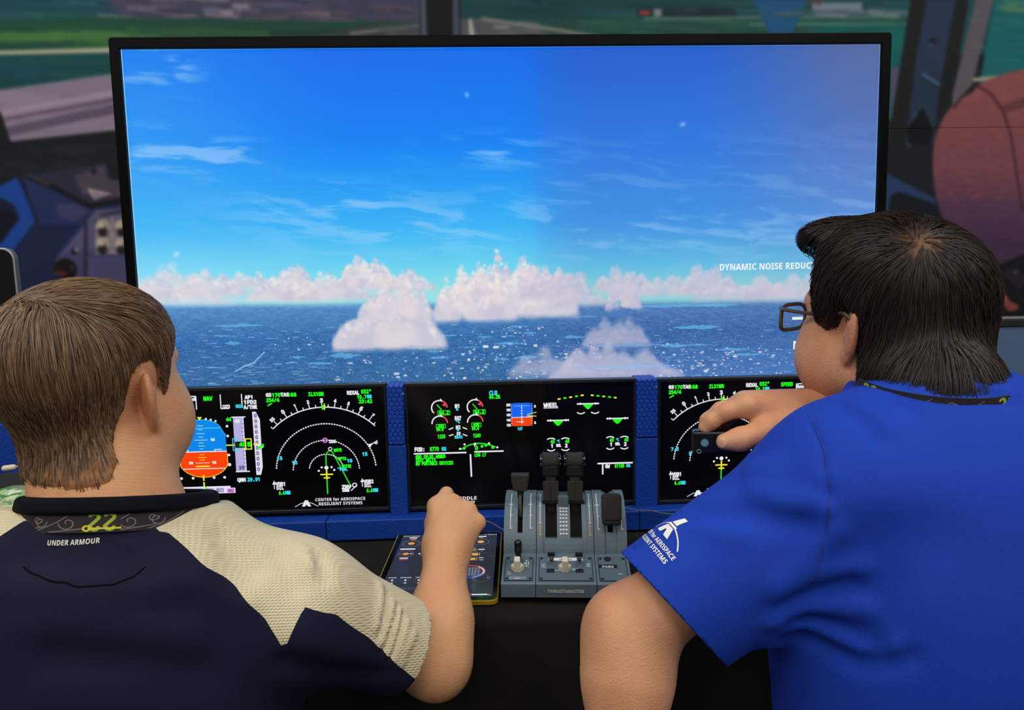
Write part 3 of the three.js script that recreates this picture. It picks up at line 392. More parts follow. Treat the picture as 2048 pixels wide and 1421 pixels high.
    for (const cx of [292, 409]) { for (const dx of [-14, 14]) { g.strokeStyle = W; g.lineWidth = 2.4; g.beginPath(); g.moveTo(cx + dx - 7, 117); g.quadraticCurveTo(cx + dx, 113, cx + dx + 7, 117); g.stroke(); g.beginPath(); g.moveTo(cx + dx - 7, 139); g.quadraticCurveTo(cx + dx, 144, cx + dx + 7, 139); g.stroke(); q.text(G, '40', cx + dx + (dx > 0 ? 0 : -1), 122, 8, 8); q.text(W, dx < 0 ? '1' : '2', cx + dx - 1, 131, 8); } q.text(Cy, '°C', cx - 3, 121, 6, 6); q.text(W, 'REL', cx - 4, 130, 6, 10); }
    q.line(W, 3.4, 371, 171, 439, 171); q.line(W, 3, 380, 174, 380, 193); q.text(W, 'GW', 385, 177, 8, 9); q.text(G, '61100', 404, 177, 8, 19); q.text(Cy, 'KG', 427, 177, 7, 8); q.line(W, 2.6, 315, 171, 322, 171); q.line(W, 2.6, 316, 178, 316, 186); q.line(W, 3, 324, 184, 324, 193);
  }),
  display((q) => { nav(q, 16, true); pfd(q, 236); q.text(q.G, 'SPEED', 242, 13, 8.5, 24); q.logo(80, 241); q.sans(q.W, 'CENTER for AEROSPACE', 97, 232, 7, 98); q.sans(q.W, 'RESILIENT SYSTEMS', 103, 241, 7, 86); }),
];
['left cockpit display with attitude dial and navigation arcs beside the head of the light-haired man', 'middle cockpit display with engine and wheel gauges behind the grey throttle levers', 'right cockpit display with navigation arcs behind the hand of the man in blue'].forEach((label, i) => {
  const x = [-0.4461, 0.0044, 0.463][i], w = 0.413, h = w * 244 / 440, y = [0.952, 0.9495, 0.9462][i];
  const t = base('cockpit_display', label, 'display', [x, y, ZC - 0.004], 0, 'cockpit displays in the blue console'); t.rotation.z = -0.003;
  obj('bezel', [box(w + 0.006, 0.006, 0.02, 0, h / 2, 0, 0.001), box(w + 0.006, 0.006, 0.02, 0, -h / 2, 0, 0.001), box(0.004, h, 0.02, -w / 2, 0, 0, 0.001), box(0.004, h, 0.02, w / 2, 0, 0, 0.001), box(w + 0.004, h, 0.006, 0, 0, -0.012)], std('#18181a', 0.4), t);
  obj('screen', (() => { const g = new THREE.PlaneGeometry(w - 0.003, h - 0.005); g.translate(0, 0, 0.003); return g; })(), new THREE.MeshPhysicalMaterial({ color: 0x040405, roughness: 0.16, specularIntensity: 0.6, emissive: 0xffffff, emissiveMap: screenTex[i], emissiveIntensity: 1.0 }), t);
});

// ---------- solid modelling: distance fields meshed with surface nets ----------
const dot3 = (a, b) => a[0] * b[0] + a[1] * b[1] + a[2] * b[2], sub3 = (a, b) => [a[0] - b[0], a[1] - b[1], a[2] - b[2]], add3 = (a, b, k = 1) => [a[0] + b[0] * k, a[1] + b[1] * k, a[2] + b[2] * k], len3 = (a) => Math.hypot(a[0], a[1], a[2]);
const nrm3 = (a) => { const l = len3(a) || 1; return [a[0] / l, a[1] / l, a[2] / l]; }, cross3 = (a, b) => [a[1] * b[2] - a[2] * b[1], a[2] * b[0] - a[0] * b[2], a[0] * b[1] - a[1] * b[0]], mix3 = (a, b, t) => [lerp(a[0], b[0], t), lerp(a[1], b[1], t), lerp(a[2], b[2], t)];
function cone(a, b, ra, rb = ra) { const dx = b[0] - a[0], dy = b[1] - a[1], dz = b[2] - a[2], il = 1 / (dx * dx + dy * dy + dz * dz); return (x, y, z) => { const px = x - a[0], py = y - a[1], pz = z - a[2], h = clamp((px * dx + py * dy + pz * dz) * il), qx = px - dx * h, qy = py - dy * h, qz = pz - dz * h; return Math.sqrt(qx * qx + qy * qy + qz * qz) - ra - (rb - ra) * h; }; }
// tapered limb with an oval section: flat = how much thinner along axis n
function ell(c, r, B) { return (x, y, z) => { let px = x - c[0], py = y - c[1], pz = z - c[2]; if (B) [px, py, pz] = [px * B[0][0] + py * B[0][1] + pz * B[0][2], px * B[1][0] + py * B[1][1] + pz * B[1][2], px * B[2][0] + py * B[2][1] + pz * B[2][2]]; const a = px / r[0], b = py / r[1], d = pz / r[2], k0 = Math.sqrt(a * a + b * b + d * d), a2 = a / r[0], b2 = b / r[1], d2 = d / r[2], k1 = Math.sqrt(a2 * a2 + b2 * b2 + d2 * d2); return k1 < 1e-6 ? -Math.min(...r) : k0 * (k0 - 1) / k1; }; }
const smin = (a, b, k) => { const h = Math.max(k - Math.abs(a - b), 0) / k; return Math.min(a, b) - h * h * k * 0.25; };
const blend = (k, ...f) => (x, y, z) => { let d = f[0](x, y, z); for (let i = 1; i < f.length; i++) d = smin(d, f[i](x, y, z), k); return d; };
const carve = (k, f, g) => (x, y, z) => -smin(-f(x, y, z), g(x, y, z), k);
function grad(f, p, e = 0.0006) { return [f(p[0] + e, p[1], p[2]) - f(p[0] - e, p[1], p[2]), f(p[0], p[1] + e, p[2]) - f(p[0], p[1] - e, p[2]), f(p[0], p[1], p[2] + e) - f(p[0], p[1], p[2] - e)]; }
// soft creases and folds of cloth: [[points], width, height]
function folded(f, folds) {
  const snap = (p) => { for (let k = 0; k < 6; k++) { const d = f(...p), g = grad(f, p, 0.001), l = dot3(g, g); if (l < 1e-9) break; p = add3(p, g, -clamp(d, -0.03, 0.03) * 0.002 / l); } return p; };
  const segs = []; folds.forEach(([raw, w, h], id) => { const pts = []; for (let i = 0; i < raw.length; i++) { pts.push(snap(raw[i])); if (i + 1 < raw.length) for (const t of [1 / 3, 2 / 3]) pts.push(snap(mix3(raw[i], raw[i + 1], t))); } for (let i = 0; i + 1 < pts.length; i++) { const a = pts[i], b = pts[i + 1], m = w * 2.6; segs.push([cone(a, b, 0), w, h, id, Math.min(a[0], b[0]) - m, Math.max(a[0], b[0]) + m, Math.min(a[1], b[1]) - m, Math.max(a[1], b[1]) + m, Math.min(a[2], b[2]) - m, Math.max(a[2], b[2]) + m]); } });
  return (x, y, z) => { let d = f(x, y, z); if (Math.abs(d) > 0.03) return d; let add = 0, last = -1, best = 0; for (const s of segs) { if (x < s[4] || x > s[5] || y < s[6] || y > s[7] || z < s[8] || z > s[9]) continue; const t = s[0](x, y, z) / s[1], v = s[2] * Math.exp(-t * t); if (s[3] !== last) { add += best; best = v; last = s[3]; } else if (Math.abs(v) > Math.abs(best)) best = v; } return d - add - best; };
}
function meshOf(f, lo, hi, cell, uvScale = 1) {
  const n = [0, 1, 2].map((i) => Math.ceil((hi[i] - lo[i]) / cell) + 1), [nx, ny, nz] = n, D = new Float32Array(nx * ny * nz).fill(1), B = 8, half = B * cell * 0.87;
  for (let bz = 0; bz < nz; bz += B) for (let by = 0; by < ny; by += B) for (let bx = 0; bx < nx; bx += B) {
    const c = f(lo[0] + (bx + B / 2) * cell, lo[1] + (by + B / 2) * cell, lo[2] + (bz + B / 2) * cell);
    const far = Math.abs(c) > half * 1.5 + 0.012;
    for (let k = bz; k < Math.min(bz + B, nz); k++) for (let j = by; j < Math.min(by + B, ny); j++) for (let i = bx; i < Math.min(bx + B, nx); i++) D[i + nx * (j + ny * k)] = far ? c : f(lo[0] + i * cell, lo[1] + j * cell, lo[2] + k * cell);
  }
  const id = new Int32Array(nx * ny * nz).fill(-1), pos = [], idx = [], at = (i, j, k) => i + nx * (j + ny * k);
  for (let k = 0; k < nz - 1; k++) for (let j = 0; j < ny - 1; j++) for (let i = 0; i < nx - 1; i++) {
    let sx = 0, sy = 0, sz = 0, c = 0; const o = at(i, j, k);
    const v = [D[o], D[o + 1], D[o + nx], D[o + nx + 1], D[o + nx * ny], D[o + nx * ny + 1], D[o + nx * ny + nx], D[o + nx * ny + nx + 1]];
    let neg = 0; for (const q of v) if (q < 0) neg++; if (!neg || neg === 8) continue;
    for (let a = 0; a < 8; a++) for (let bit = 1; bit < 8; bit <<= 1) { const b = a | bit; if (b === a || (v[a] < 0) === (v[b] < 0)) continue; const t = v[a] / (v[a] - v[b]); sx += (a & 1) + (bit === 1 ? t : 0); sy += ((a >> 1) & 1) + (bit === 2 ? t : 0); sz += ((a >> 2) & 1) + (bit === 4 ? t : 0); c++; }
    id[o] = pos.length / 3; pos.push(lo[0] + (i + sx / c) * cell, lo[1] + (j + sy / c) * cell, lo[2] + (k + sz / c) * cell);
  }
  const quad = (a, b, c, d, flip) => { if (a < 0 || b < 0 || c < 0 || d < 0) return; flip ? idx.push(a, c, b, a, d, c) : idx.push(a, b, c, a, c, d); };
  for (let k = 1; k < nz - 1; k++) for (let j = 1; j < ny - 1; j++) for (let i = 1; i < nx - 1; i++) {
    const s = D[at(i, j, k)] < 0;
    if (s !== D[at(i + 1, j, k)] < 0) quad(id[at(i, j - 1, k - 1)], id[at(i, j, k - 1)], id[at(i, j, k)], id[at(i, j - 1, k)], !s);
    if (s !== D[at(i, j + 1, k)] < 0) quad(id[at(i - 1, j, k - 1)], id[at(i - 1, j, k)], id[at(i, j, k)], id[at(i, j, k - 1)], !s);
    if (s !== D[at(i, j, k + 1)] < 0) quad(id[at(i - 1, j - 1, k)], id[at(i, j - 1, k)], id[at(i, j, k)], id[at(i - 1, j, k)], !s);
  }
  const nor = new Float32Array(pos.length), uv = new Float32Array(pos.length / 3 * 2), e = Math.min(cell * 0.35, 0.0012);
  for (let i = 0; i < pos.length; i += 3) {
    let p = [pos[i], pos[i + 1], pos[i + 2]], g = grad(f, p, e), l = dot3(g, g) / (4 * e * e); const d = f(...p);
    if (l > 0.04) { const k = clamp(d / l, -cell * 0.5, cell * 0.5) / (2 * e); p = add3(p, g, -k); g = grad(f, p, e); }
    const q = nrm3(g); pos[i] = p[0]; pos[i + 1] = p[1]; pos[i + 2] = p[2]; nor[i] = q[0]; nor[i + 1] = q[1]; nor[i + 2] = q[2];
    uv[i / 3 * 2] = (p[0] + 0.5 * p[2]) * uvScale; uv[i / 3 * 2 + 1] = (p[1] - 0.5 * p[2]) * uvScale;
  }
  const G = new THREE.BufferGeometry(); G.setAttribute('position', new THREE.BufferAttribute(new Float32Array(pos), 3)); G.setAttribute('normal', new THREE.BufferAttribute(nor, 3)); G.setAttribute('uv', new THREE.BufferAttribute(uv, 2)); G.setIndex(idx); return G;
}
// cut a mesh along g = 0; returns [where g > 0, where g < 0]
function cut(G, g) {
  const P = G.attributes.position.array, N = G.attributes.normal.array, U = G.attributes.uv.array, I = G.index.array, n = P.length / 3, gv = new Float32Array(n), out = [];
  for (let i = 0; i < n; i++) gv[i] = g([P[i * 3], P[i * 3 + 1], P[i * 3 + 2]], [N[i * 3], N[i * 3 + 1], N[i * 3 + 2]]);
  for (const s of [1, -1]) {
    const p = [], m = [], u = [], ix = [], own = new Int32Array(n).fill(-1), mid = new Map();
    const vert = (a) => { if (own[a] < 0) { own[a] = p.length / 3; p.push(P[a * 3], P[a * 3 + 1], P[a * 3 + 2]); m.push(N[a * 3], N[a * 3 + 1], N[a * 3 + 2]); u.push(U[a * 2], U[a * 2 + 1]); } return own[a]; };
    const edge = (a, b) => { const k = a < b ? a * n + b : b * n + a; if (!mid.has(k)) { const t = gv[a] / (gv[a] - gv[b]); mid.set(k, p.length / 3); for (let c = 0; c < 3; c++) { p.push(lerp(P[a * 3 + c], P[b * 3 + c], t)); m.push(lerp(N[a * 3 + c], N[b * 3 + c], t)); } u.push(lerp(U[a * 2], U[b * 2], t), lerp(U[a * 2 + 1], U[b * 2 + 1], t)); } return mid.get(k); };
    for (let t = 0; t < I.length; t += 3) {
      const q = []; for (let k = 0; k < 3; k++) { const a = I[t + k], b = I[t + (k + 1) % 3], ia = gv[a] * s > 0, ib = gv[b] * s > 0; if (ia) q.push(vert(a)); if (ia !== ib) q.push(edge(a, b)); }
      for (let k = 1; k + 1 < q.length; k++) ix.push(q[0], q[k], q[k + 1]);
    }
    const R = new THREE.BufferGeometry(); R.setAttribute('position', new THREE.BufferAttribute(new Float32Array(p), 3)); R.setAttribute('normal', new THREE.BufferAttribute(new Float32Array(m), 3)); R.setAttribute('uv', new THREE.BufferAttribute(new Float32Array(u), 2)); R.setIndex(ix); out.push(R);
  }
  return out;
}
function paint(G, f) { const P = G.attributes.position, N = G.attributes.normal, c = new Float32Array(P.count * 3); for (let i = 0; i < P.count; i++) c.set(f([P.getX(i), P.getY(i), P.getZ(i)], [N.getX(i), N.getY(i), N.getZ(i)]), i * 3); G.setAttribute('color', new THREE.BufferAttribute(c, 3)); return G; }
function join(list) { const gs = list.map((g) => g.index ? g : (() => { const x = g.clone(); x.setIndex([...Array(x.attributes.position.count).keys()]); return x; })()); return mergeGeometries(gs); }
// a frame: origin o and axes X (right), Y (up), Z (back) as rows
function frame(o, yaw, pitch, roll) { const m = new THREE.Matrix4().makeRotationFromEuler(new THREE.Euler(pitch, yaw, roll, 'YXZ')).setPosition(...o), e = m.elements, X = [e[0], e[1], e[2]], Y = [e[4], e[5], e[6]], Z = [e[8], e[9], e[10]]; return { m, X, Y, Z, o, to: (p) => add3(add3(add3(o, X, p[0]), Y, p[1]), Z, p[2]), from: (p) => { const q = sub3(p, o); return [dot3(q, X), dot3(q, Y), dot3(q, Z)]; } }; }

// a patch of cloth print laid on a modelled surface: c centre, ux across, uy up, marched inwards along -n
function patch(field, c, ux, uy, w, h, nx = 28, ny = 12, off = 0.0007) {
  const n = nrm3(cross3(ux, uy)), g = new THREE.PlaneGeometry(w, h, nx, ny), p = g.attributes.position, N = g.attributes.normal;
  for (let i = 0; i < p.count; i++) { let q = add3(add3(add3(c, ux, p.getX(i)), uy, p.getY(i)), n, 0.12); for (let k = 0; k < 60; k++) { const d = field(...q); if (d < 0.0002) break; q = add3(q, n, -clamp(d * 0.8, 0.0002, 0.02)); } const m = nrm3(grad(field, q)); q = add3(q, m, off); p.setXYZ(i, ...q); N.setXYZ(i, ...m); }
  return g;
}

// ---------- people ----------
const skinBump = dataTex(256, 256, (u, v) => 0.6 * n2(u * 90, v * 90) + 0.4 * n2(u * 200, v * 200), 9);
const skinMat = new THREE.MeshPhysicalMaterial({ color: 0xffffff, vertexColors: true, roughness: 0.52, specularIntensity: 0.55, bumpMap: skinBump, bumpScale: 0.0004, sheen: 0.15, sheenColor: S('#ffb090'), sheenRoughness: 0.6 });
const skinTone = (a, b, fleck = 0.05) => (p) => { const k = clamp(0.5 + 1.4 * (fbm(p[0] * 26 + p[2] * 17, p[1] * 26 + p[2] * 9, 3) - 0.5)), f = 1 - fleck * smooth(0.72, 0.85, n3(p[0] * 260, p[1] * 260, p[2] * 260)); return [0, 1, 2].map((i) => lerp(a[i], b[i], k) * f); };
const L3 = (c) => S(c).toArray();

// head in its own axes: origin between the ears, x right, y up, z towards the back
function headField({ chubby = 0, skull = [0.0755, 0.083, 0.098], jaw = 0.06, faceBack = 0, earTilt = 0.26, earSize = 1, neck }) {
  const parts = [ell([0, 0.047, 0.004], skull), ell([0, -0.028, -0.042 + faceBack], [jaw, 0.082, 0.058]), cone([-0.048, -0.05, -0.005], [0, -0.098, -0.08], 0.023, 0.021), cone([0.048, -0.05, -0.005], [0, -0.098, -0.08], 0.023, 0.021)];
  const cheeks = [-1, 1].map((s) => ell([s * 0.04, -0.038, -0.056 + faceBack], [0.033 + chubby * 0.007, 0.042 + chubby * 0.006, 0.034 + chubby * 0.006]));
  const brow = ell([0, 0.032, -0.083], [0.052, 0.016, 0.017]), nose = blend(0.01, cone([0, 0.015, -0.094], [0, -0.022, -0.12], 0.008, 0.011), ell([0.01, -0.026, -0.108], [0.008, 0.007, 0.01]), ell([-0.01, -0.026, -0.108], [0.008, 0.007, 0.01]));
  const lips = blend(0.004, ell([0, -0.056, -0.1], [0.024, 0.006, 0.01]), ell([0, -0.067, -0.098], [0.021, 0.007, 0.01]));
  const sockets = [-1, 1].map((s) => ell([s * 0.032, 0.01, -0.099], [0.019, 0.012, 0.014])), mouth = ell([0, -0.0613, -0.112], [0.022, 0.0012, 0.01]);
  const core0 = blend(0.035, ...parts, ...cheeks), core1 = blend(0.016, core0, brow), core2 = blend(0.012, core1, nose, lips), core3 = carve(0.014, core2, sockets[0]), core4 = carve(0.004, carve(0.014, core3, sockets[1]), mouth);
  const ears = [-1, 1].map((s) => {
    const c = Math.cos(earTilt), n = Math.sin(earTilt), fl = 0.75, cf = Math.cos(fl), sf = Math.sin(fl);   // the ear leans back and stands off the head
    const outer = ell([0, 0.004, 0], [0.0075, 0.034, 0.019]), lobe = ell([0, -0.026, -0.004], [0.0055, 0.0105, 0.009]), bowl = ell([0.009, 0.006, -0.001], [0.0085, 0.026, 0.0125]), anti = cone([0.003, 0.02, 0.006], [0.003, -0.012, 0.0065], 0.0035, 0.003), tragus = ell([0.0015, -0.003, -0.0125], [0.0045, 0.008, 0.005]);
    const e = blend(0.006, carve(0.005, blend(0.01, outer, lobe), bowl), anti, tragus);
    return (x, y, z) => { let ax = s * x - skull[0], ay = y + 0.002, az = z - 0.014; const x1 = ax * cf - az * sf, z1 = ax * sf + az * cf; const y2 = ay * c + z1 * n, z2 = z1 * c - ay * n; return e(x1 / earSize, y2 / earSize, z2 / earSize) * earSize; };
  });
  const nk = neck && cone(neck[0], neck[1], neck[2], neck[3]);
  return (x, y, z) => { let d = core4(x, y, z); if (nk) d = smin(d, nk(x, y, z), 0.03); if (Math.abs(x) > 0.055 && Math.abs(y) < 0.065) d = smin(d, ears[x < 0 ? 0 : 1](x, y, z), 0.006); return d; };
}
// a strand is a thin three-sided spike that follows the flow over the scalp
function strands(field, count, { ok, flow, length, lift, width, seg = 6, tint, origin, wild = 0.15 }) {
  const P = [], N = [], C = [], I = [];
  for (let s = 0, tries = 0; s < count && tries < count * 12; tries++) {
    const u = rnd() * 2 - 1, a = rnd() * 6.2832, q = Math.sqrt(1 - u * u); let p = add3(origin, [q * Math.cos(a), u, q * Math.sin(a)], 0.16);
    const dir = nrm3(sub3(origin, p)); let hit = false; for (let i = 0; i < 24; i++) { const d = field(...p); if (d < 0.0004) { hit = true; break; } p = add3(p, dir, d * 0.85); }
    if (!hit || !ok(p)) continue; s++;
    const L = length(p) * (0.75 + 0.5 * rnd()), lf = lift(p) * (0.3 + rnd()), w = width * (0.6 + 0.8 * rnd()), col = tint(p), jit = [rnd() - 0.5, rnd() - 0.5, rnd() - 0.5], clump = [n3(p[0] * 60, p[1] * 60, p[2] * 60) - 0.5, n3(p[0] * 60 + 9, p[1] * 60, p[2] * 60) - 0.5, n3(p[0] * 60, p[1] * 60 + 9, p[2] * 60) - 0.5], at = P.length / 3; let prev = null;
    for (let i = 0; i <= seg; i++) {
      const t = i / seg, g = nrm3(grad(field, p)); let d = flow(p, g); d = add3(add3(d, jit, wild), clump, wild * 2.2); d = nrm3(sub3(d, g.map((v) => v * dot3(d, g)))); if (prev) d = nrm3(add3(d, prev, 1.2)); prev = d;
      const sd = cross3(g, d), h = lf * Math.sin(Math.PI * (0.12 + 0.8 * t)) , c = add3(p, g, h - field(...p) * 0.9 + 0.0003), ww = w * (t > 0.97 ? 0.12 : 1 - 0.55 * t * t);
      for (const [k, up, ns] of [[-1, 0, -0.8], [0, 0.5, 0], [1, 0, 0.8]]) { P.push(...add3(add3(c, sd, k * ww * 0.5), g, up * ww)); N.push(...nrm3(add3(g, sd, ns))); C.push(...col); }
      p = add3(p, d, L / seg);
    }
    for (let i = 0; i < seg; i++) for (let k = 0; k < 2; k++) { const a = at + i * 3 + k; I.push(a, a + 3, a + 1, a + 1, a + 3, a + 4); }
  }
  const G = new THREE.BufferGeometry(); G.setAttribute('position', new THREE.BufferAttribute(new Float32Array(P), 3)); G.setAttribute('normal', new THREE.BufferAttribute(new Float32Array(N), 3)); G.setAttribute('color', new THREE.BufferAttribute(new Float32Array(C), 3)); G.setIndex(I); return G;
}
const hairMat = new THREE.MeshPhysicalMaterial({ color: 0xffffff, vertexColors: true, roughness: 0.42, specularIntensity: 0.55, side: THREE.DoubleSide });
// five fingers on a palm; every finger is a chain of joints
function handField(wrist, mcps, chains, thumb, rw = 0.024) {
  const f = []; mcps.forEach((m, i) => f.push(cone(mix3(wrist, m, 0.15), m, rw * 0.86, 0.0125 - i * 0.0007)));
  const palm = blend(0.02, ...f), fing = chains.map((c, i) => { const r = [0.0108, 0.0112, 0.0106, 0.0092][i], g = []; for (let k = 0; k + 1 < c.length; k++) g.push(cone(c[k], c[k + 1], r * (1 - 0.09 * k), r * (1 - 0.09 * (k + 1)))); return blend(0.005, ...g); });
  const th = blend(0.012, cone(thumb[0], thumb[1], 0.019, 0.0135), cone(thumb[1], thumb[2], 0.0128, 0.0118), cone(thumb[2], thumb[3], 0.0118, 0.0095));
  return (x, y, z) => { let d = smin(palm(x, y, z), th(x, y, z), 0.016), e = 1; for (const g of fing) e = Math.min(e, g(x, y, z)); return smin(d, e, 0.008); };
}
function planeN(p, n) { const q = nrm3(n); return (x, y, z) => (x - p[0]) * q[0] + (y - p[1]) * q[1] + (z - p[2]) * q[2]; }
// collar standing round the neck, in the frame fr: oval radii, heights, flare
function collarField(fr, ax, az, y0, y1, flare, thick) { return (x, y, z) => { const q = fr.from([x, y, z]), s = Math.hypot(q[0] / ax, q[2] / az), r = (s - 1) * Math.min(ax, az) - flare * (y1 - q[1]), v = Math.max(y0 - q[1], q[1] - y1) + thick; const dx = Math.max(Math.abs(r) - thick * 0.4, 0), dy = Math.max(v - thick * 0.4, 0); return Math.hypot(dx, dy) - thick * 0.6; }; }
function localised(G, o) { G.translate(-o[0], -o[1], -o[2]); return G; }

const poly2 = (pts) => (x, y) => { let d = 1e9, s = 1; for (let i = 0, j = pts.length - 1; i < pts.length; j = i++) { const [ax, ay] = pts[i], [bx, by] = pts[j], ex = bx - ax, ey = by - ay, wx = x - ax, wy = y - ay, t = clamp((wx * ex + wy * ey) / (ex * ex + ey * ey)), qx = wx - ex * t, qy = wy - ey * t; d = Math.min(d, qx * qx + qy * qy); const c1 = y >= ay, c2 = y < by, c3 = ex * wy > ey * wx; if ((c1 && c2 && c3) || (!c1 && !c2 && !c3)) s = -s; } return s * Math.sqrt(d); };
const table = (t) => (z) => { if (z >= t[0][0]) return t[0][1]; for (let i = 1; i < t.length; i++) if (z >= t[i][0]) return lerp(t[i][1], t[i - 1][1], (z - t[i][0]) / (t[i - 1][0] - t[i][0])); return t[t.length - 1][1]; };
const scaled = (G, fr, s) => { const m = fr.m.clone().multiply(new THREE.Matrix4().makeScale(s, s, s)); return G.applyMatrix4(m); };
const knit = dataTex(256, 256, (u, v) => 0.5 + 0.35 * Math.sin((u + v * 0.5) * 6.2832 * 48) * Math.sin((v - u * 0.5) * 6.2832 * 48) + 0.2 * (n2(u * 256, v * 256) - 0.5), 14);
const pique = dataTex(256, 256, (u, v) => { const x = u * 40 + (Math.floor(v * 40) & 1) * 0.5, fx = x - Math.floor(x) - 0.5, fy = v * 40 - Math.floor(v * 40) - 0.5; return clamp(0.2 + 1.9 * (fx * fx * 2.2 + fy * fy * 2.2)); }, 8);
const navyKnit = std('#191b33', 0.85, { bumpMap: knit, bumpScale: 0.0005, specularIntensity: 0.35, sheen: 0.35, sheenColor: S('#3a4068'), sheenRoughness: 0.5 });
const creamKnit = std('#d9cdab', 0.88, { bumpMap: pique, bumpScale: 0.0009, specularIntensity: 0.3 });
const navyBand = std('#080a15', 0.85, { bumpMap: knit, bumpScale: 0.0006, specularIntensity: 0.3 });
const blueKnit = std('#1a3fb0', 0.78, { bumpMap: knit, bumpScale: 0.0005, specularIntensity: 0.35, sheen: 0.35, sheenColor: S('#4468d8'), sheenRoughness: 0.5 });
const trouserMat = std('#22242a', 0.9, { bumpMap: knit, bumpScale: 0.0006 }), shoeMat = std('#151515', 0.5), eyeMat = std('#efe9e2', 0.2), irisMat = std('#33251c', 0.2);
function seatedLegs(t, hip, kneeY, o, turn, side) {   // trousers and shoes of a seated figure, mostly below the picture
  const parts = [], shoes = [], D = (x, y, z) => [hip[0] + x * Math.cos(turn) + z * Math.sin(turn), y, hip[2] - x * Math.sin(turn) + z * Math.cos(turn)];
  for (const s of [-1, 1]) { const h = D(s * 0.09, hip[1], 0), k = D(s * 0.3, kneeY, -0.15), a = D(s * 0.27, 0.09, -0.08), toe = D(s * 0.3, 0.035, -0.22), heel = D(s * 0.26, 0.045, -0.05); parts.push(cone(h, k, 0.092, 0.066), cone(k, a, 0.064, 0.05)); shoes.push(blend(0.03, cone(heel, toe, 0.045, 0.035))); }
  const pelvis = ell([hip[0], hip[1] + 0.03, hip[2]], [0.17, 0.12, 0.13]);
  obj('trousers', localised(meshOf(blend(0.06, pelvis, ...parts), [hip[0] - 0.45, 0.04, hip[2] - 0.6], [hip[0] + 0.45, hip[1] + 0.25, hip[2] + 0.4], 0.013), o), trouserMat, t);
  for (const f of shoes) obj('shoe', localised(meshOf((x, y, z) => Math.max(f(x, y, z), 0.002 - y), [hip[0] - 0.5, -0.02, hip[2] - 0.65], [hip[0] + 0.5, 0.16, hip[2] + 0.3], 0.009), o), shoeMat, t);
}
function stool(label, x, z, h) {
  const t = base('stool', label, 'stool', [x, 0, z]);
  const seat = new THREE.LatheGeometry([[0, 0.05], [0.15, 0.05], [0.168, 0.043], [0.175, 0.025], [0.168, 0.006], [0.15, 0], [0, 0]].map(([a, b]) => new THREE.Vector2(a, b + h - 0.05)), 40); obj('seat', seat, std('#1b1b1d', 0.6), t);
  for (let i = 0; i < 4; i++) { const a = i * Math.PI / 2 + 0.78; obj('leg', tube([[0.1 * Math.cos(a), h - 0.048, 0.1 * Math.sin(a)], [0.2 * Math.cos(a), 0.005, 0.2 * Math.sin(a)]], 0.012, 4), std('#9a9a9c', 0.3, { metalness: 0.9 }), t); }
  const ring = new THREE.TorusGeometry(0.17, 0.008, 8, 40); ring.rotateX(Math.PI / 2); ring.translate(0, 0.16, 0); obj('foot_ring', ring, std('#9a9a9c', 0.3, { metalness: 0.9 }), t);
}
function seam(f, pts, r, o) { const q = []; for (let i = 0; i < pts.length; i++) for (const k of i + 1 < pts.length ? [0, 0.25, 0.5, 0.75] : [0]) { let p = k ? mix3(pts[i], pts[i + 1], k) : pts[i]; for (let j = 0; j < 8; j++) { const d = f(...p), g = grad(f, p, 0.001), l = dot3(g, g); if (l < 1e-9) break; p = add3(p, g, -clamp(d, -0.02, 0.02) * 0.002 / l); } q.push(sub3(p, o)); } return tube(q, r, q.length * 4, 6); }
function face(t, fr, s, o, browColor) {
  for (const k of [-1, 1]) {
    const e = new THREE.SphereGeometry(0.0122 * s, 20, 14); e.translate(...sub3(fr.to([k * 0.032 * s, 0.01 * s, -0.083 * s]), o)); const m = obj('eye', e, eyeMat, t);
    const ir = new THREE.SphereGeometry(0.006 * s, 14, 10); ir.translate(...sub3(fr.to([k * 0.032 * s, 0.01 * s, -0.0898 * s]), o)); obj('iris', ir, irisMat, m);
    const b = tube([[k * 0.014, 0.031, -0.0985], [k * 0.03, 0.037, -0.0945], [k * 0.05, 0.033, -0.08]].map((p) => sub3(fr.to(p.map((v) => v * s)), o)), 0.0035 * s, 12, 6); obj('eyebrow', b, std(browColor, 0.8), t);
  }
}

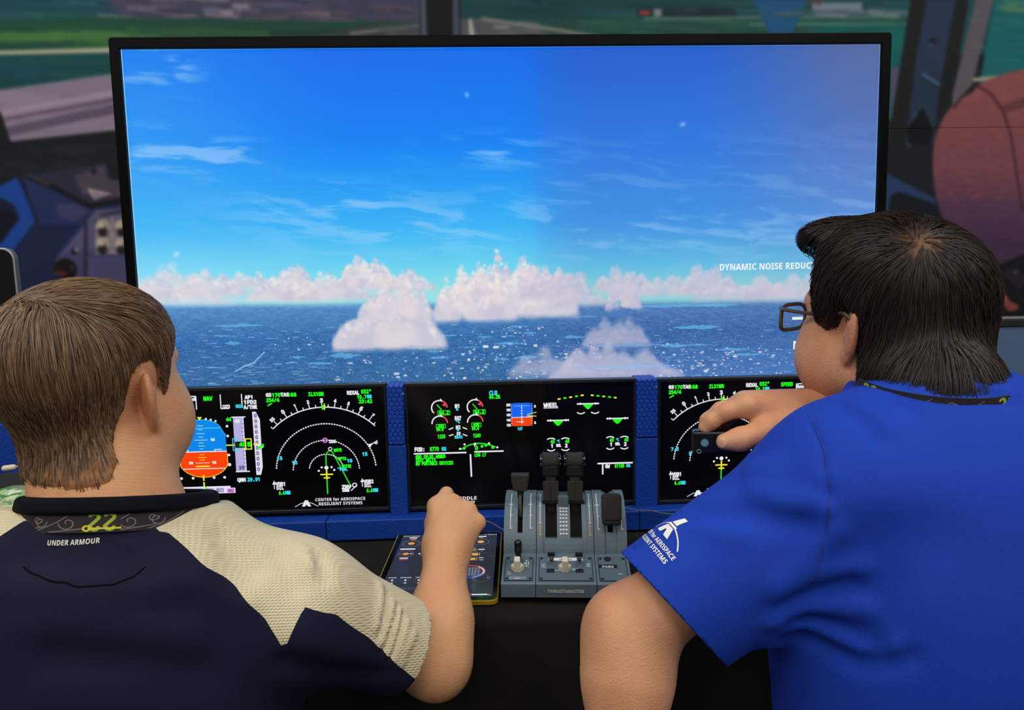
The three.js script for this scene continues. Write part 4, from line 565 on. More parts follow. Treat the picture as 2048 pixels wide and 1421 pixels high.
// ---------- the man with light brown hair, left ----------
const left = {};
{
  const s = 0.95, HB = [0.081, 0.077, 0.103], earP = [-0.4102, 1.147, 0.6572], yaw = -0.24, fr0 = frame([0, 0, 0], yaw, 0.10, 0.02), o3 = sub3(earP, fr0.to([HB[0] * s, 0, 0.014 * s])), fr = frame(o3, yaw, 0.10, 0.02);
  const N = [-0.4584, 1.0176, 0.6571], SR = [-0.2792, 0.9095, 0.6387], SL = [-0.6452, 0.9349, 0.6599], E = [-0.1333, 0.7838, 0.5354], W = [-0.1227, 0.8771, 0.4175], CH = [-0.4695, 0.8499, 0.6484];
  const O = [N[0], 0, N[2]], t = base('person', 'light-haired man in navy polo shirt with cream shoulders, reaching over the tablet', 'person', O);
  left.t = t; left.fr = fr; left.s = s; left.N = N; left.O = O;
  const lo = (p) => p.map((v) => v / s), nb = lo(fr.from(N));
  const neck = [[0, -0.045, 0.012], nb, 0.068, 0.08];
  const head = headField({ chubby: 0.7, faceBack: 0.006, skull: HB, jaw: 0.059, earSize: 1.0, earTilt: 0.3, neck }), unused = 0;
  const hg = scaled(meshOf(head, [-0.13, -0.24, -0.15], [0.13, 0.145, 0.16], 0.0027), fr, s);
  // arm and hand
  const K = [[-0.1387, 0.9244, 0.3551], [-0.1143, 0.9268, 0.3508], [-0.0913, 0.9176, 0.358], [-0.0768, 0.9017, 0.3708]];
  const ch = [[K[0], [-0.1239, 0.934, 0.3292], add3([-0.1173, 0.9291, 0.3049], [0, -0.012, 0]), add3([-0.1167, 0.9081, 0.2925], [0, -0.02, 0])], ...[1, 2, 3].map((i) => { const p = add3(K[i], [-0.003 * i, -0.006, -0.034 + 0.003 * i]); const q = add3(p, [-0.003, -0.02, 0.002]); return [K[i], p, q, add3(q, [-0.004, -0.011, 0.01])]; })];
  const th = [[-0.1341, 0.8845, 0.3959], [-0.1409, 0.8965, 0.3586], [-0.138, 0.8964, 0.3285], [-0.1331, 0.8863, 0.3098]];
  const hand = handField(W, K, ch, th, 0.027), fm = mix3(E, W, 0.32);
  const upper = cone(SR, E, 0.056, 0.04), fore = blend(0.03, cone(E, fm, 0.036, 0.039), cone(fm, W, 0.039, 0.0275)), tipE = cone(add3(E, [0, -0.012, 0.012]), add3(E, [0, -0.012, 0.012]), 0.03, 0.03);
  const armF = blend(0.03, upper, fore, (x, y, z) => Math.hypot(x - E[0], y - E[1] + 0.012, z - E[2] - 0.008) - 0.029), arm = (x, y, z) => smin(armF(x, y, z), hand(x, y, z), 0.022);
  const cutArm = planeN(mix3(SR, E, 0.4), sub3(SR, E)), armC = (x, y, z) => Math.max(arm(x, y, z), cutArm(x, y, z));
  const bb = (ps, m) => [[0, 1, 2].map((i) => Math.min(...ps.map((p) => p[i])) - m), [0, 1, 2].map((i) => Math.max(...ps.map((p) => p[i])) + m)];
  const ag = meshOf(armC, ...bb([SR, E, W, ...K, ...ch.flat()], 0.075), 0.0033);
  // hidden trunk and left arm inside the shirt
  const HP = [N[0] + 0.02, 0.53, N[2] + 0.02], LE = add3(SL, [-0.05, -0.27, -0.02]), LW = add3(LE, [0.14, -0.1, -0.22]);
  const trunkIn = blend(0.05, cone(N, add3(HP, [0, 0.06, 0]), 0.06, 0.085), cone(SL, SR, 0.04, 0.04)), lArm = blend(0.03, cone(SL, LE, 0.05, 0.042), cone(LE, LW, 0.042, 0.03), ell(add3(LW, [0.03, -0.015, -0.05]), [0.042, 0.018, 0.06]));
  const bg = meshOf(blend(0.04, trunkIn, lArm), ...bb([N, HP, SL, SR, LE, LW], 0.16), 0.012);
  const skin = skinTone(L3('#dba77c'), L3('#cf9469'));
  const pinkAt = (p) => { const q = lo(fr.from(p)); return Math.exp(-(((q[0] - 0.08) / 0.03) ** 2 + ((q[1]) / 0.05) ** 2 + ((q[2] - 0.02) / 0.035) ** 2)) * 0.5 + 0.35 * smooth(-0.05, -0.1, q[1]) * smooth(0, 0.04, q[2]); };
  const body = join([hg, ag, bg].map((g) => paint(g, (p) => { const c = skin(p), k = clamp(pinkAt(p)); return [c[0] * (1 + 0.04 * k), c[1] * (1 - 0.22 * k), c[2] * (1 - 0.2 * k)]; })));
  obj('body', localised(body, O), skinMat, t);
  face(t, fr, s, O, '#5a4634');
  // hair
  const line = table([[0.1, -0.08], [0.075, -0.078], [0.06, -0.062], [0.052, -0.04], [0.04, -0.015], [0.036, 0.02], [0.022, 0.04], [0.004, 0.041], [-0.006, 0.03], [-0.014, 0.0], [-0.022, -0.016], [-0.03, -0.012], [-0.036, 0.022], [-0.05, 0.038], [-0.064, 0.05], [-0.064, 0.066], [-0.085, 0.09], [-0.12, 0.1]]);
  const mask = (x, y, z) => y - line(z) - (Math.abs(x) < 0.03 && z > 0 ? 0.004 : 0);
  const thick = (x, y, z) => lerp(0.003, 0.008, smooth(0.03, 0.11, y)) + 0.003 * smooth(0.04, 0.1, z) * smooth(-0.06, 0, y);
  const cap = (x, y, z) => skullNoEar(x, y, z) - lerp(-0.005, thick(x, y, z), smooth(-0.002, 0.02, mask(x, y, z)));
  const skullNoEar = blend(0.035, ell([0, 0.047, 0.004], HB), ell([0, -0.028, -0.042], [0.061, 0.082, 0.058]), cone(neck[0], nb, neck[2], neck[3]));
  const cm = meshOf((x, y, z) => cap(x, y, z) - 0.0012 * (n3(x * 230, y * 60, z * 120) - 0.5), [-0.11, -0.13, -0.13], [0.11, 0.17, 0.135], 0.0028), capG = cut(cm, (p) => mask(...p))[0];
  const hc = L3('#5b4430'), sk = L3('#a87650');
  paint(capG, (p) => { const k = smooth(0.0, 0.05, mask(...p) + 0.03 * (n3(p[0] * 300, p[1] * 300, p[2] * 300) - 0.6)), n = 0.75 + 0.5 * n3(p[0] * 400, p[1] * 90, p[2] * 400); return [0, 1, 2].map((i) => lerp(sk[i], hc[i] * n, k)); });
  const hair = obj('hair', localised(scaled(capG, fr, s), O), std('#ffffff', 0.6, { vertexColors: true, specularIntensity: 0.3 }), t);
  reseed(101);
  const A = L3('#3b2a1c'), B = L3('#735840'), Cc = L3('#a3886a');
  const sg = strands(cap, 15000, { origin: [0, 0.03, 0.01], ok: (p) => mask(...p) > -0.002 && rnd() < lerp(0.1, 1, smooth(0, 0.04, mask(...p))), length: (p) => lerp(0.45, 1, smooth(0, 0.035, mask(...p))) * lerp(0.009, 0.052, smooth(0.02, 0.1, p[1])) + 0.006 * smooth(0, 0.06, p[2]), lift: (p) => lerp(0.0012, 0.004, smooth(0.03, 0.1, p[1])), width: 0.0009, wild: 0.1,
    flow: (p) => { const k = smooth(0.07, 0.12, p[1]) * smooth(0.075, 0.035, p[2]); return nrm3([lerp(0.0, 0.55, k), lerp(-1, -0.05, k), lerp(-0.32 * smooth(0.06, 0, p[2]), -0.8, k)]); },
    tint: (p) => { const r = rnd(); return r < 0.65 ? mix3(A, B, rnd()) : mix3(B, Cc, rnd() * 0.5); } });
  const hs = obj('hair_strand', localised(scaled(sg, fr, s), O), hairMat, hair); hs.userData.kind = 'stuff';
  const cf = frame([-0.4515, 1.032, 0.6504], 0.02, -0.26, -0.02); left.cf = cf;
  // shirt
  const hem = mix3(SR, E, 0.70), armDir = nrm3(sub3(E, SR));
  const torso = blend(0.09, ell(add3(CH, [0, 0.02, 0]), [0.195, 0.2, 0.135]), ell([CH[0], 0.66, CH[2]], [0.175, 0.24, 0.13]));
  const shoulders = blend(0.05, cone(add3(N, [0.01, -0.055, 0.005]), SR, 0.06, 0.062), cone(add3(N, [0, -0.055, 0.005]), SL, 0.06, 0.06), cone(add3(N, [0, -0.035, 0]), add3(N, [0, -0.11, 0]), 0.086, 0.1));
  const slR = cone(SR, E, 0.07, 0.054), slL = cone(SL, LE, 0.068, 0.062);
  const slRc = (x, y, z) => Math.max(slR(x, y, z), planeN(hem, armDir)(x, y, z)), hemL = planeN(mix3(SL, LE, 0.75), sub3(LE, SL));
  let shirt = blend(0.05, torso, shoulders); const sh0 = shirt;
  shirt = (x, y, z) => smin(smin(sh0(x, y, z), slRc(x, y, z), 0.045), Math.max(slL(x, y, z), hemL(x, y, z)), 0.04);
  const neckHole = cone(add3(N, [0, -0.05, 0]), add3(N, [0, 0.06, -0.01]), 0.077, 0.08);
  const sh1 = shirt; shirt = (x, y, z) => Math.max(sh1(x, y, z), -neckHole(x, y, z), 0.5 - y, cf.from([x, y, z])[1] - 0.004);
  const F = [
    [[[-0.3278, 1.0197, 0.6927], [-0.3123, 1.0091, 0.7049], [-0.2896, 1.0027, 0.7168]], 0.012, -0.006], [[[-0.2806, 0.9945, 0.6779], [-0.2628, 0.9893, 0.6995], [-0.2532, 0.9733, 0.7122]], 0.011, -0.005], [[[-0.2437, 0.973, 0.6621], [-0.2319, 0.9653, 0.6838]], 0.009, -0.005], [[[-0.2593, 0.9881, 0.6595], [-0.2471, 0.981, 0.6811]], 0.008, 0.004],
    [[[-0.1977, 0.9111, 0.6117], [-0.2008, 0.8978, 0.6335], [-0.2096, 0.8841, 0.6349]], 0.0065, 0.005],
    [[[-0.1809, 0.8937, 0.6147], [-0.1845, 0.8808, 0.6365], [-0.1976, 0.87, 0.6373]], 0.0065, 0.0045],
    [[[-0.1696, 0.8878, 0.616], [-0.1707, 0.8722, 0.6382], [-0.1834, 0.8558, 0.6398]], 0.0065, 0.005],
    [[[-0.1585, 0.8762, 0.618], [-0.1587, 0.8609, 0.6402], [-0.1713, 0.8456, 0.6417]], 0.0065, 0.0045],
    [[[-0.1491, 0.8618, 0.6203], [-0.15, 0.8496, 0.6421], [-0.1593, 0.8359, 0.6435]], 0.0065, 0.005],
    [[[-0.1893, 0.9024, 0.6132], [-0.1915, 0.8893, 0.635], [-0.2013, 0.8773, 0.6362]], 0.005, -0.004],
    [[[-0.1741, 0.8919, 0.6153], [-0.1762, 0.8768, 0.6373], [-0.1894, 0.8626, 0.6386]], 0.005, -0.004],
    [[[-0.1634, 0.8837, 0.6168], [-0.1635, 0.8666, 0.6392], [-0.1768, 0.8501, 0.6408]], 0.005, -0.004],
    [[[-0.4949, 1.0076, 0.7881], [-0.4247, 0.9997, 0.7921], [-0.354, 1.0049, 0.7844], [-0.3208, 1.0139, 0.7645]], 0.02, 0.006], [[[-0.507, 1.0305, 0.7643], [-0.4391, 1.0283, 0.7675], [-0.3942, 1.0198, 0.7605]], 0.016, -0.004], [[[-0.4893, 0.9753, 0.8026], [-0.4029, 0.9694, 0.8072], [-0.3292, 0.9521, 0.8025]], 0.022, 0.005], [[[-0.4581, 0.948, 0.8177], [-0.3732, 0.9337, 0.8232], [-0.3127, 0.9081, 0.809]], 0.02, -0.005],
    [[[-0.3514, 1.0051, 0.7744], [-0.3212, 0.9979, 0.7665], [-0.2879, 0.9768, 0.7607]], 0.014, 0.005], [[[-0.2532, 0.8814, 0.7546], [-0.2182, 0.8478, 0.7201], [-0.1861, 0.8229, 0.6642]], 0.014, -0.006], [[[-0.2379, 0.9192, 0.7502], [-0.2109, 0.872, 0.697], [-0.1688, 0.8054, 0.6269]], 0.02, 0.004],
    [[[-0.4552, 1.0112, 0.7893], [-0.4289, 1.0081, 0.7908], [-0.3981, 1.011, 0.7918], [-0.3851, 1.0147, 0.7717]], 0.0022, -0.0018],
  ];
  const shirtF = folded(shirt, F), shg = meshOf(shirtF, ...bb([CH, add3(N, [0, 0.03, 0]), SL, SR, LE, E, [CH[0], 0.5, CH[2]]], 0.19), 0.0058, 1);
  const right = poly2([[-0.4016, 1.0461, 0.7264], [-0.3908, 1.0408, 0.7478], [-0.3859, 1.0314, 0.7492], [-0.3772, 1.0284, 0.7399], [-0.3469, 1.0004, 0.7197], [-0.315, 0.9699, 0.72], [-0.2877, 0.9367, 0.7205], [-0.2766, 0.9167, 0.7186], [-0.2709, 0.9032, 0.7206], [-0.2603, 0.9259, 0.6929], [-0.2519, 0.9416, 0.676], [-0.2236, 0.925, 0.6693], [-0.1969, 0.8843, 0.6455], [-0.1681, 0.8349, 0.623], [-0.1472, 0.7986, 0.5984], [-0.0586, 0.8223, 0.589], [-0.2089, 1.0887, 0.6484], [-0.4219, 1.0927, 0.6387]].map((p) => [p[0], p[1]]));
  const leftP = poly2([[-0.4795, 1.0625, 0.7512], [-0.4761, 1.0451, 0.7587], [-0.496, 1.05, 0.7572], [-0.5098, 1.0467, 0.757], [-0.5763, 1.0054, 0.7444], [-0.6466, 0.9165, 0.7127], [-0.7622, 0.9586, 0.682], [-0.6728, 1.1025, 0.6467], [-0.5107, 1.1097, 0.6931]].map((p) => [p[0], p[1]]));
  const half = planeN(mix3(SR, E, 0.42), armDir), sb = bb([mix3(SR, E, 0.36), hem], 0.1), inBox = (p) => sb[0].every((v, i) => p[i] > v && p[i] < sb[1][i]);
  const fineG = cut(meshOf(shirtF, ...sb, 0.003), (p) => half(...p))[0], keep = cut(shg, (p) => (half(...p) > 0 && inBox(p)) ? half(...p) : -1e-4 - Math.abs(half(...p)))[1];
  const [navy, cream] = cut(join([keep, fineG]), (p) => Math.min(right(p[0], p[1]), leftP(p[0], p[1])));
  obj('shirt', localised(navy, O), navyKnit, t);
  const [cr, cl] = cut(cream, (p) => p[0] - N[0]);
  lab(obj('shoulder_panel', localised(cr, O), creamKnit, t), 'cream knitted panel over the right shoulder and sleeve'); lab(obj('shoulder_panel', localised(cl, O), creamKnit, t), 'cream knitted panel over the left shoulder');
  const col = collarField(cf, 0.087, 0.086, 0.001, 0.017, 0.15, 0.0085);
  obj('collar', localised(meshOf(col, ...bb([cf.o], 0.16), 0.0034), O), navyBand, t);
  // small stitched wording under the collar
  const [tcv, tg] = canvas(512, 64); tg.fillStyle = '#000'; tg.fillRect(0, 0, 512, 64); tg.fillStyle = '#fff'; tg.font = 'bold 46px sans-serif'; tg.textAlign = 'center'; tg.textBaseline = 'middle'; tg.fillText('UNDER ARMOUR', 256, 34, 500);
  obj('stitched_lettering', localised(patch(shirtF, [-0.453, 1.032, 0.75], [1, 0, -0.05], [0, 1, 0], 0.066, 0.0085), O), new THREE.MeshPhysicalMaterial({ color: S('#d8d2c4'), alphaMap: tex(tcv, false), alphaTest: 0.5, roughness: 0.8 }), t);
  left.shirtF = shirtF;
  obj('seam', seam(shirtF, [[-0.503, 1.0339, 0.7842], [-0.4683, 1.0167, 0.788], [-0.4289, 1.009, 0.7907], [-0.4003, 1.011, 0.7917], [-0.3841, 1.0166, 0.7816], [-0.3758, 1.0235, 0.7709]], 0.0009, O), navyBand, t);
  seatedLegs(t, HP, 0.5, O, 0, 0);
  stool('black round stool under the man with light brown hair', HP[0], HP[2] + 0.03, 0.43);
}


// ---------- the man in the blue shirt, right ----------
const rightMan = {};
{
  const s = 0.95, HB = [0.079, 0.083, 0.102], yaw = 0.40, fr0 = frame([0, 0, 0], yaw, 0.07, 0.0), earP = [0.3551, 1.1917, 0.6037], o3 = sub3(earP, fr0.to([-HB[0] * s, 0, 0.014 * s])), fr = frame(o3, yaw, 0.07, 0.0);
  const N = [0.4267, 1.1258, 0.6508], SL = [0.3124, 1.0497, 0.6761], SR = [0.5939, 1.0161, 0.6523], E = [0.0858, 0.8937, 0.6868], W = [0.0634, 0.7348, 0.7371], CH = [0.4459, 0.9424, 0.6657];
  const O = [N[0], 0, N[2]], t = base('person', 'dark-haired man with glasses in a bright blue shirt, one hand holding a small device', 'person', O);
  Object.assign(rightMan, { t, fr, s, N, O });
  const lo = (p) => p.map((v) => v / s), nb = lo(fr.from(N)), neck = [[0, -0.04, 0.018], nb, 0.06, 0.066];
  const head = headField({ chubby: 0.35, skull: HB, jaw: 0.058, neck });
  const hg = scaled(meshOf(head, [-0.13, -0.22, -0.15], [0.13, 0.145, 0.16], 0.0027), fr, s);
  const bb = (ps, m) => [[0, 1, 2].map((i) => Math.min(...ps.map((p) => p[i])) - m), [0, 1, 2].map((i) => Math.max(...ps.map((p) => p[i])) + m)];
  // bent left arm, hand on the thigh
  const dF = nrm3(sub3(W, E)), LH = [0, 1, 2, 3].map((i) => add3(add3(W, dF, 0.085 - 0.004 * i), [0.028 - 0.019 * i, 0, -0.012]));
  const lch = LH.map((k) => { const p = add3(add3(k, dF, 0.03), [0, 0, -0.016]), q = add3(add3(p, dF, 0.018), [0, 0, -0.014]); return [k, p, q, add3(q, dF, 0.012)]; });
  const lth = [add3(W, [0.024, -0.012, -0.004]), add3(W, [0.044, -0.045, -0.02]), add3(W, [0.048, -0.075, -0.026]), add3(W, [0.044, -0.098, -0.03])];
  const lHand = handField(W, LH, lch, lth, 0.027), fm = mix3(E, W, 0.3);
  const el = nrm3(sub3(E, mix3(SL, W, 0.5)));
  const armL = blend(0.035, cone(SL, E, 0.054, 0.039), cone(add3(E, el, -0.004), fm, 0.036, 0.041), cone(fm, W, 0.041, 0.029), cone(add3(E, el, 0.014), add3(E, el, 0.0145), 0.029, 0.028));
  const armLf = (x, y, z) => smin(armL(x, y, z), lHand(x, y, z), 0.02), cutL = planeN(mix3(SL, E, 0.3), sub3(SL, E));
  const ag = meshOf((x, y, z) => Math.max(armLf(x, y, z), cutL(x, y, z)), ...bb([mix3(SL, E, 0.3), E, W, ...LH, ...lch.flat()], 0.075), 0.0038);
  // right arm reaching forward, hand holding the device
  const RE = [0.7014, 0.851, 0.4566], RW = [0.3761, 1.0783, 0.5236];
  const K = [[0.2418, 1.1119, 0.5891], [0.2454, 1.1115, 0.5691], [0.2548, 1.1074, 0.5499], [0.267, 1.1015, 0.534]];
  const ch = [[K[0], [0.2181, 1.1048, 0.586], [0.203, 1.093, 0.5818], [0.1961, 1.0848, 0.5796]], [K[1], [0.2193, 1.1015, 0.5643], [0.205, 1.0888, 0.5603], [0.2011, 1.0793, 0.5614]], [K[2], [0.2281, 1.0948, 0.5453], [0.2158, 1.0806, 0.5416], [0.2132, 1.072, 0.5426]], [K[3], [0.2457, 1.0883, 0.5288], [0.2336, 1.0769, 0.5277], [0.2302, 1.067, 0.5289]]];
  const th = [[0.3068, 1.0866, 0.575], [0.2586, 1.0825, 0.6028], [0.2294, 1.0765, 0.6063], [0.2103, 1.074, 0.6059]];
  const rHand = handField(RW, K, ch, th, 0.03), armR = blend(0.03, cone(SR, RE, 0.055, 0.045), cone(RE, mix3(RE, RW, 0.35), 0.042, 0.044), cone(mix3(RE, RW, 0.35), RW, 0.044, 0.03));
  const cutR = planeN(mix3(SR, RE, 0.3), sub3(SR, RE)), rg = meshOf((x, y, z) => smin(Math.max(armR(x, y, z), cutR(x, y, z)), rHand(x, y, z), 0.02), ...bb([mix3(SR, RE, 0.3), RE, RW, ...K, ...ch.flat(), ...th], 0.07), 0.0034);
  const HP = [CH[0] - 0.01, 0.55, CH[2] + 0.03];
  const bg = meshOf(blend(0.05, cone(N, add3(HP, [0, 0.06, 0]), 0.06, 0.085), cone(SL, SR, 0.04, 0.04)), ...bb([N, HP, SL, SR], 0.16), 0.012);
  const skin = skinTone(L3('#d6a07a'), L3('#c98c68'));
  const body = join([hg, ag, rg, bg].map((g) => paint(g, (p) => { const c = skin(p), q = lo(fr.from(p)), ear = Math.exp(-(((q[0] + 0.085) / 0.03) ** 2 + (q[1] / 0.05) ** 2 + ((q[2] - 0.02) / 0.035) ** 2)) * 0.5, elb = Math.exp(-((len3(sub3(p, add3(E, el, 0.045))) / 0.035) ** 2)), k = ear + 0.55 * elb, mole = len3(sub3(q, [-0.0665, -0.043, -0.035])) < 0.0022 ? 0.25 : 1; return [c[0] * (1 - 0.18 * elb) * mole, c[1] * (1 - 0.25 * k) * mole, c[2] * (1 - 0.22 * k) * mole]; })));
  obj('body', localised(body, O), skinMat, t);
  face(t, fr, s, O, '#1c1512');
  { const n = new THREE.SphereGeometry(1, 18, 12); n.scale(0.0055, 0.0062, 0.0018); n.rotateZ(0.25); n.rotateY(-0.75); n.translate(...sub3(add3(th[3], [-0.0052, 0.0005, 0.0068]), O)); obj('thumbnail', n, std('#d9a88a', 0.35), t); }
  // hair
  const line = table([[0.11, -0.084], [0.07, -0.084], [0.05, -0.082], [0.036, -0.062], [0.026, -0.02], [0.02, 0.024], [0.004, 0.034], [-0.008, 0.026], [-0.018, 0.01], [-0.03, 0.002], [-0.042, 0.006], [-0.046, 0.03], [-0.052, 0.064], [-0.06, 0.09], [-0.09, 0.104], [-0.13, 0.1]]);
  const mask = (x, y, z) => y - line(z);
  const skull = blend(0.035, ell([0, 0.047, 0.004], HB), ell([0, -0.028, -0.042], [0.058, 0.082, 0.058]), cone(neck[0], nb, neck[2], neck[3]));
  const lock = ell([-0.012, 0.112, -0.082], [0.05, 0.02, 0.03]), back = ell([0, 0.0, 0.07], [0.062, 0.075, 0.036]);
  const cap = (x, y, z) => smin(skull(x, y, z) - lerp(-0.005, 0.007 + 0.006 * smooth(0.0, 0.1, y), smooth(-0.004, 0.02, mask(x, y, z))), Math.min(lock(x, y, z), back(x, y, z)), 0.03);
  const rough = (x, y, z) => cap(x, y, z) - 0.0016 * (n3(x * 150 + z * 150, y * 40, z * 150 - x * 150) - 0.5);
  const [capG] = cut(meshOf(rough, [-0.12, -0.11, -0.14], [0.12, 0.17, 0.14], 0.0029), (p) => mask(...p));
  const whorl = [-0.042, 0.11, 0.06], wd = (p) => len3(sub3(p, whorl)), dk = L3('#17110e'), scalp = L3('#70503a');
  paint(capG, (p) => { const k = (1 - smooth(0.012, 0.038, wd(p) + 0.02 * (n3(p[0] * 200, p[1] * 200, p[2] * 200) - 0.5))) + 0.7 * (1 - smooth(0.002, 0.007, Math.abs(p[0] - lerp(-0.022, -0.04, clamp((0.048 - p[2]) / 0.12))))) * smooth(0.06, 0.04, p[2]) * smooth(-0.09, -0.06, p[2]) * smooth(0.08, 0.1, p[1]); return mix3(dk, scalp, clamp(k)); });
  const hair = obj('hair', localised(scaled(capG, fr, s), O), std('#ffffff', 0.6, { vertexColors: true, specularIntensity: 0.3 }), t);
  reseed(202);
  const A = L3('#0b0807'), B = L3('#261b15'), Cc = L3('#4d3b2d');
  const sg = strands(cap, 17000, { origin: [0, 0.03, 0.01], ok: (p) => mask(...p) > 0.0 && rnd() < lerp(0.45, 1, smooth(0.012, 0.055, wd(p))), length: (p) => lerp(0.03, 0.055, smooth(0.02, 0.07, wd(p))) * (0.8 + 0.5 * smooth(0.05, 0.0, p[1])), lift: (p) => 0.003 + 0.003 * smooth(0.03, 0.09, wd(p)), width: 0.0011, wild: 0.12, seg: 7,
    flow: (p) => { const r = nrm3(sub3(p, whorl)), w = wd(p), sw = cross3(r, [0, 1, 0]), top = smooth(0.085, 0.11, p[1]) * smooth(0.045, 0.0, p[2]) * (p[0] > lerp(-0.022, -0.04, clamp((0.048 - p[2]) / 0.12)) ? 1 : 0); let d = add3(add3(r, sw, 0.35 * (1 - smooth(0, 0.06, w))), [0, -1, -0.12], 1.6 * smooth(0.03, 0.09, w)); return nrm3(mix3(nrm3(d), nrm3([-0.45, 0.1, -1]), top * 0.85)); },
    tint: (p) => { const r = rnd(); return r < 0.7 ? mix3(A, B, rnd()) : mix3(B, Cc, rnd() * 0.4); } });
  const hs = obj('hair_strand', localised(scaled(sg, fr, s), O), hairMat, hair); hs.userData.kind = 'stuff';
  // shirt
  const hemC = [0.1243, 0.9216, 0.6848], armDir = nrm3(sub3(hemC, SL));
  const hemN = nrm3(cross3(nrm3(sub3([0.172, 0.8672, 0.694], [0.0761, 0.9748, 0.6757])), nrm3(sub3([0.1243, 0.9216, 0.6848], [-0.068, 1.29, 1.4356]))));
  const hemF = planeN(hemC, dot3(hemN, armDir) > 0 ? hemN : hemN.map((v) => -v));
  const torso = blend(0.08, ell([CH[0], CH[1], CH[2]], [0.2, 0.22, 0.135]), ell([CH[0] - 0.005, 0.72, CH[2] + 0.01], [0.185, 0.3, 0.135]));
  const base0 = add3(N, [0, -0.06, 0]), shoulders = blend(0.05, cone(base0, SL, 0.062, 0.066), cone(base0, SR, 0.062, 0.066), cone(add3(N, [0, -0.05, 0]), add3(N, [0, -0.1, 0]), 0.07, 0.1));
  const sleeve = blend(0.03, cone(SL, add3(hemC, armDir, 0.05), 0.07, 0.068), cone(add3(SL, [-0.01, -0.03, 0]), add3(hemC, [0.02, -0.035, 0]), 0.07, 0.05)), arm = cone(SL, E, 0.062, 0.055), inner = blend(0.03, cone(SL, add3(hemC, armDir, 0.05), 0.06, 0.062), cone(add3(SL, [-0.01, -0.03, 0]), add3(hemC, [0.02, -0.035, 0]), 0.063, 0.044));
  const hollowFrom = planeN(add3(hemC, armDir, -0.04), armDir.map((v) => -v));
  const slR = (x, y, z) => Math.max(cone(SR, RE, 0.074, 0.066)(x, y, z), planeN(mix3(SR, RE, 0.7), sub3(RE, SR))(x, y, z));
  const neckHole = cone(add3(N, [0, -0.06, 0]), add3(fr.to([0, -0.06 * s, 0.02 * s]), [0, 0.02, 0]), 0.067, 0.068);
  const body0 = blend(0.05, torso, shoulders);
  const shirt = (x, y, z) => { let d = smin(smin(body0(x, y, z), Math.max(sleeve(x, y, z), hemF(x, y, z)), 0.05), slR(x, y, z), 0.05); d = Math.max(d, -Math.max(inner(x, y, z), hollowFrom(x, y, z)), -neckHole(x, y, z), 0.52 - y); return d; };
  const F = [
    // seam over the shoulder and round the armhole
    [[[0.2606, 1.1252, 0.7043], [0.2537, 1.1098, 0.7464], [0.2518, 1.0777, 0.7707], [0.2545, 1.036, 0.7763], [0.2512, 0.999, 0.7811], [0.2433, 0.9669, 0.7748]], 0.0035, -0.0022],
    [[[0.1951, 1.067, 0.7293], [0.2203, 1.0501, 0.7427], [0.2501, 1.0536, 0.7637]], 0.014, 0.006], [[[0.1384, 1.0287, 0.7016], [0.1845, 1.0368, 0.7328], [0.2349, 1.0293, 0.7562]], 0.014, -0.006], [[[0.2252, 1.086, 0.7281], [0.2452, 1.0738, 0.7407], [0.255, 1.0606, 0.763]], 0.012, -0.005], [[[0.1961, 1.081, 0.6972], [0.2291, 1.0807, 0.7189], [0.2548, 1.0688, 0.7417]], 0.012, 0.005],
    [[[0.1064, 1.0017, 0.6836], [0.1432, 1.0133, 0.7038], [0.179, 1.0135, 0.7357]], 0.013, 0.004], [[[0.2182, 0.9681, 0.7534], [0.2436, 0.991, 0.7616], [0.2634, 1.0219, 0.7786]], 0.014, 0.005],
    // hem band of the sleeve
    [[[0.0859, 0.9826, 0.6751], [0.1184, 0.9559, 0.7406], [0.174, 0.8854, 0.7119]], 0.003, -0.0016],
    // gathers at the waist
    [[[0.228, 0.9428, 0.7673], [0.243, 0.9492, 0.7873], [0.2706, 0.9686, 0.8061]], 0.014, -0.004], [[[0.218, 0.9585, 0.7547], [0.2436, 0.9737, 0.7841], [0.28, 0.9841, 0.8045]], 0.013, 0.005], [[[0.217, 0.9175, 0.76], [0.2379, 0.9303, 0.7996], [0.279, 0.9437, 0.8097]], 0.013, 0.006], [[[0.2175, 0.9058, 0.7717], [0.2421, 0.912, 0.8022], [0.2828, 0.9122, 0.8141]], 0.012, -0.006], [[[0.2231, 0.9, 0.7929], [0.2508, 0.9015, 0.8141], [0.2953, 0.9129, 0.8246]], 0.013, 0.006], [[[0.232, 0.8814, 0.7957], [0.2594, 0.8856, 0.8165], [0.3086, 0.9083, 0.8258]], 0.012, -0.006], [[[0.2152, 0.9248, 0.7388], [0.2177, 0.8855, 0.7542], [0.2152, 0.8475, 0.7692]], 0.012, 0.005],
    // creases below the neck
    [[[0.3908, 1.1535, 0.7163], [0.4205, 1.1441, 0.7188], [0.4452, 1.1312, 0.7216]], 0.009, -0.005], [[[0.4072, 1.1576, 0.7063], [0.4331, 1.1488, 0.7187], [0.4554, 1.1384, 0.721]], 0.009, 0.004], [[[0.2953, 1.1396, 0.7039], [0.3051, 1.1285, 0.7259], [0.3114, 1.1159, 0.7481]], 0.011, -0.004], [[[0.3105, 1.1425, 0.694], [0.3228, 1.131, 0.7163], [0.329, 1.1205, 0.7381]], 0.011, 0.004], [[[0.3456, 1.1455, 0.7154], [0.3595, 1.1348, 0.7275]], 0.009, -0.003],
    [[[0.2639, 1.0654, 0.7931], [0.3258, 1.063, 0.8061], [0.3999, 1.0673, 0.7987]], 0.04, 0.004], [[[0.2717, 1.0158, 0.7999], [0.3083, 1.0286, 0.7998], [0.3474, 1.0338, 0.8109]], 0.03, -0.004],
  ];
  const shirtF = folded(shirt, F), shg = meshOf(shirtF, ...bb([CH, add3(N, [0, 0.03, 0]), SL, SR, RE, hemC, E, [CH[0], 0.52, CH[2]]], 0.17), 0.0056);
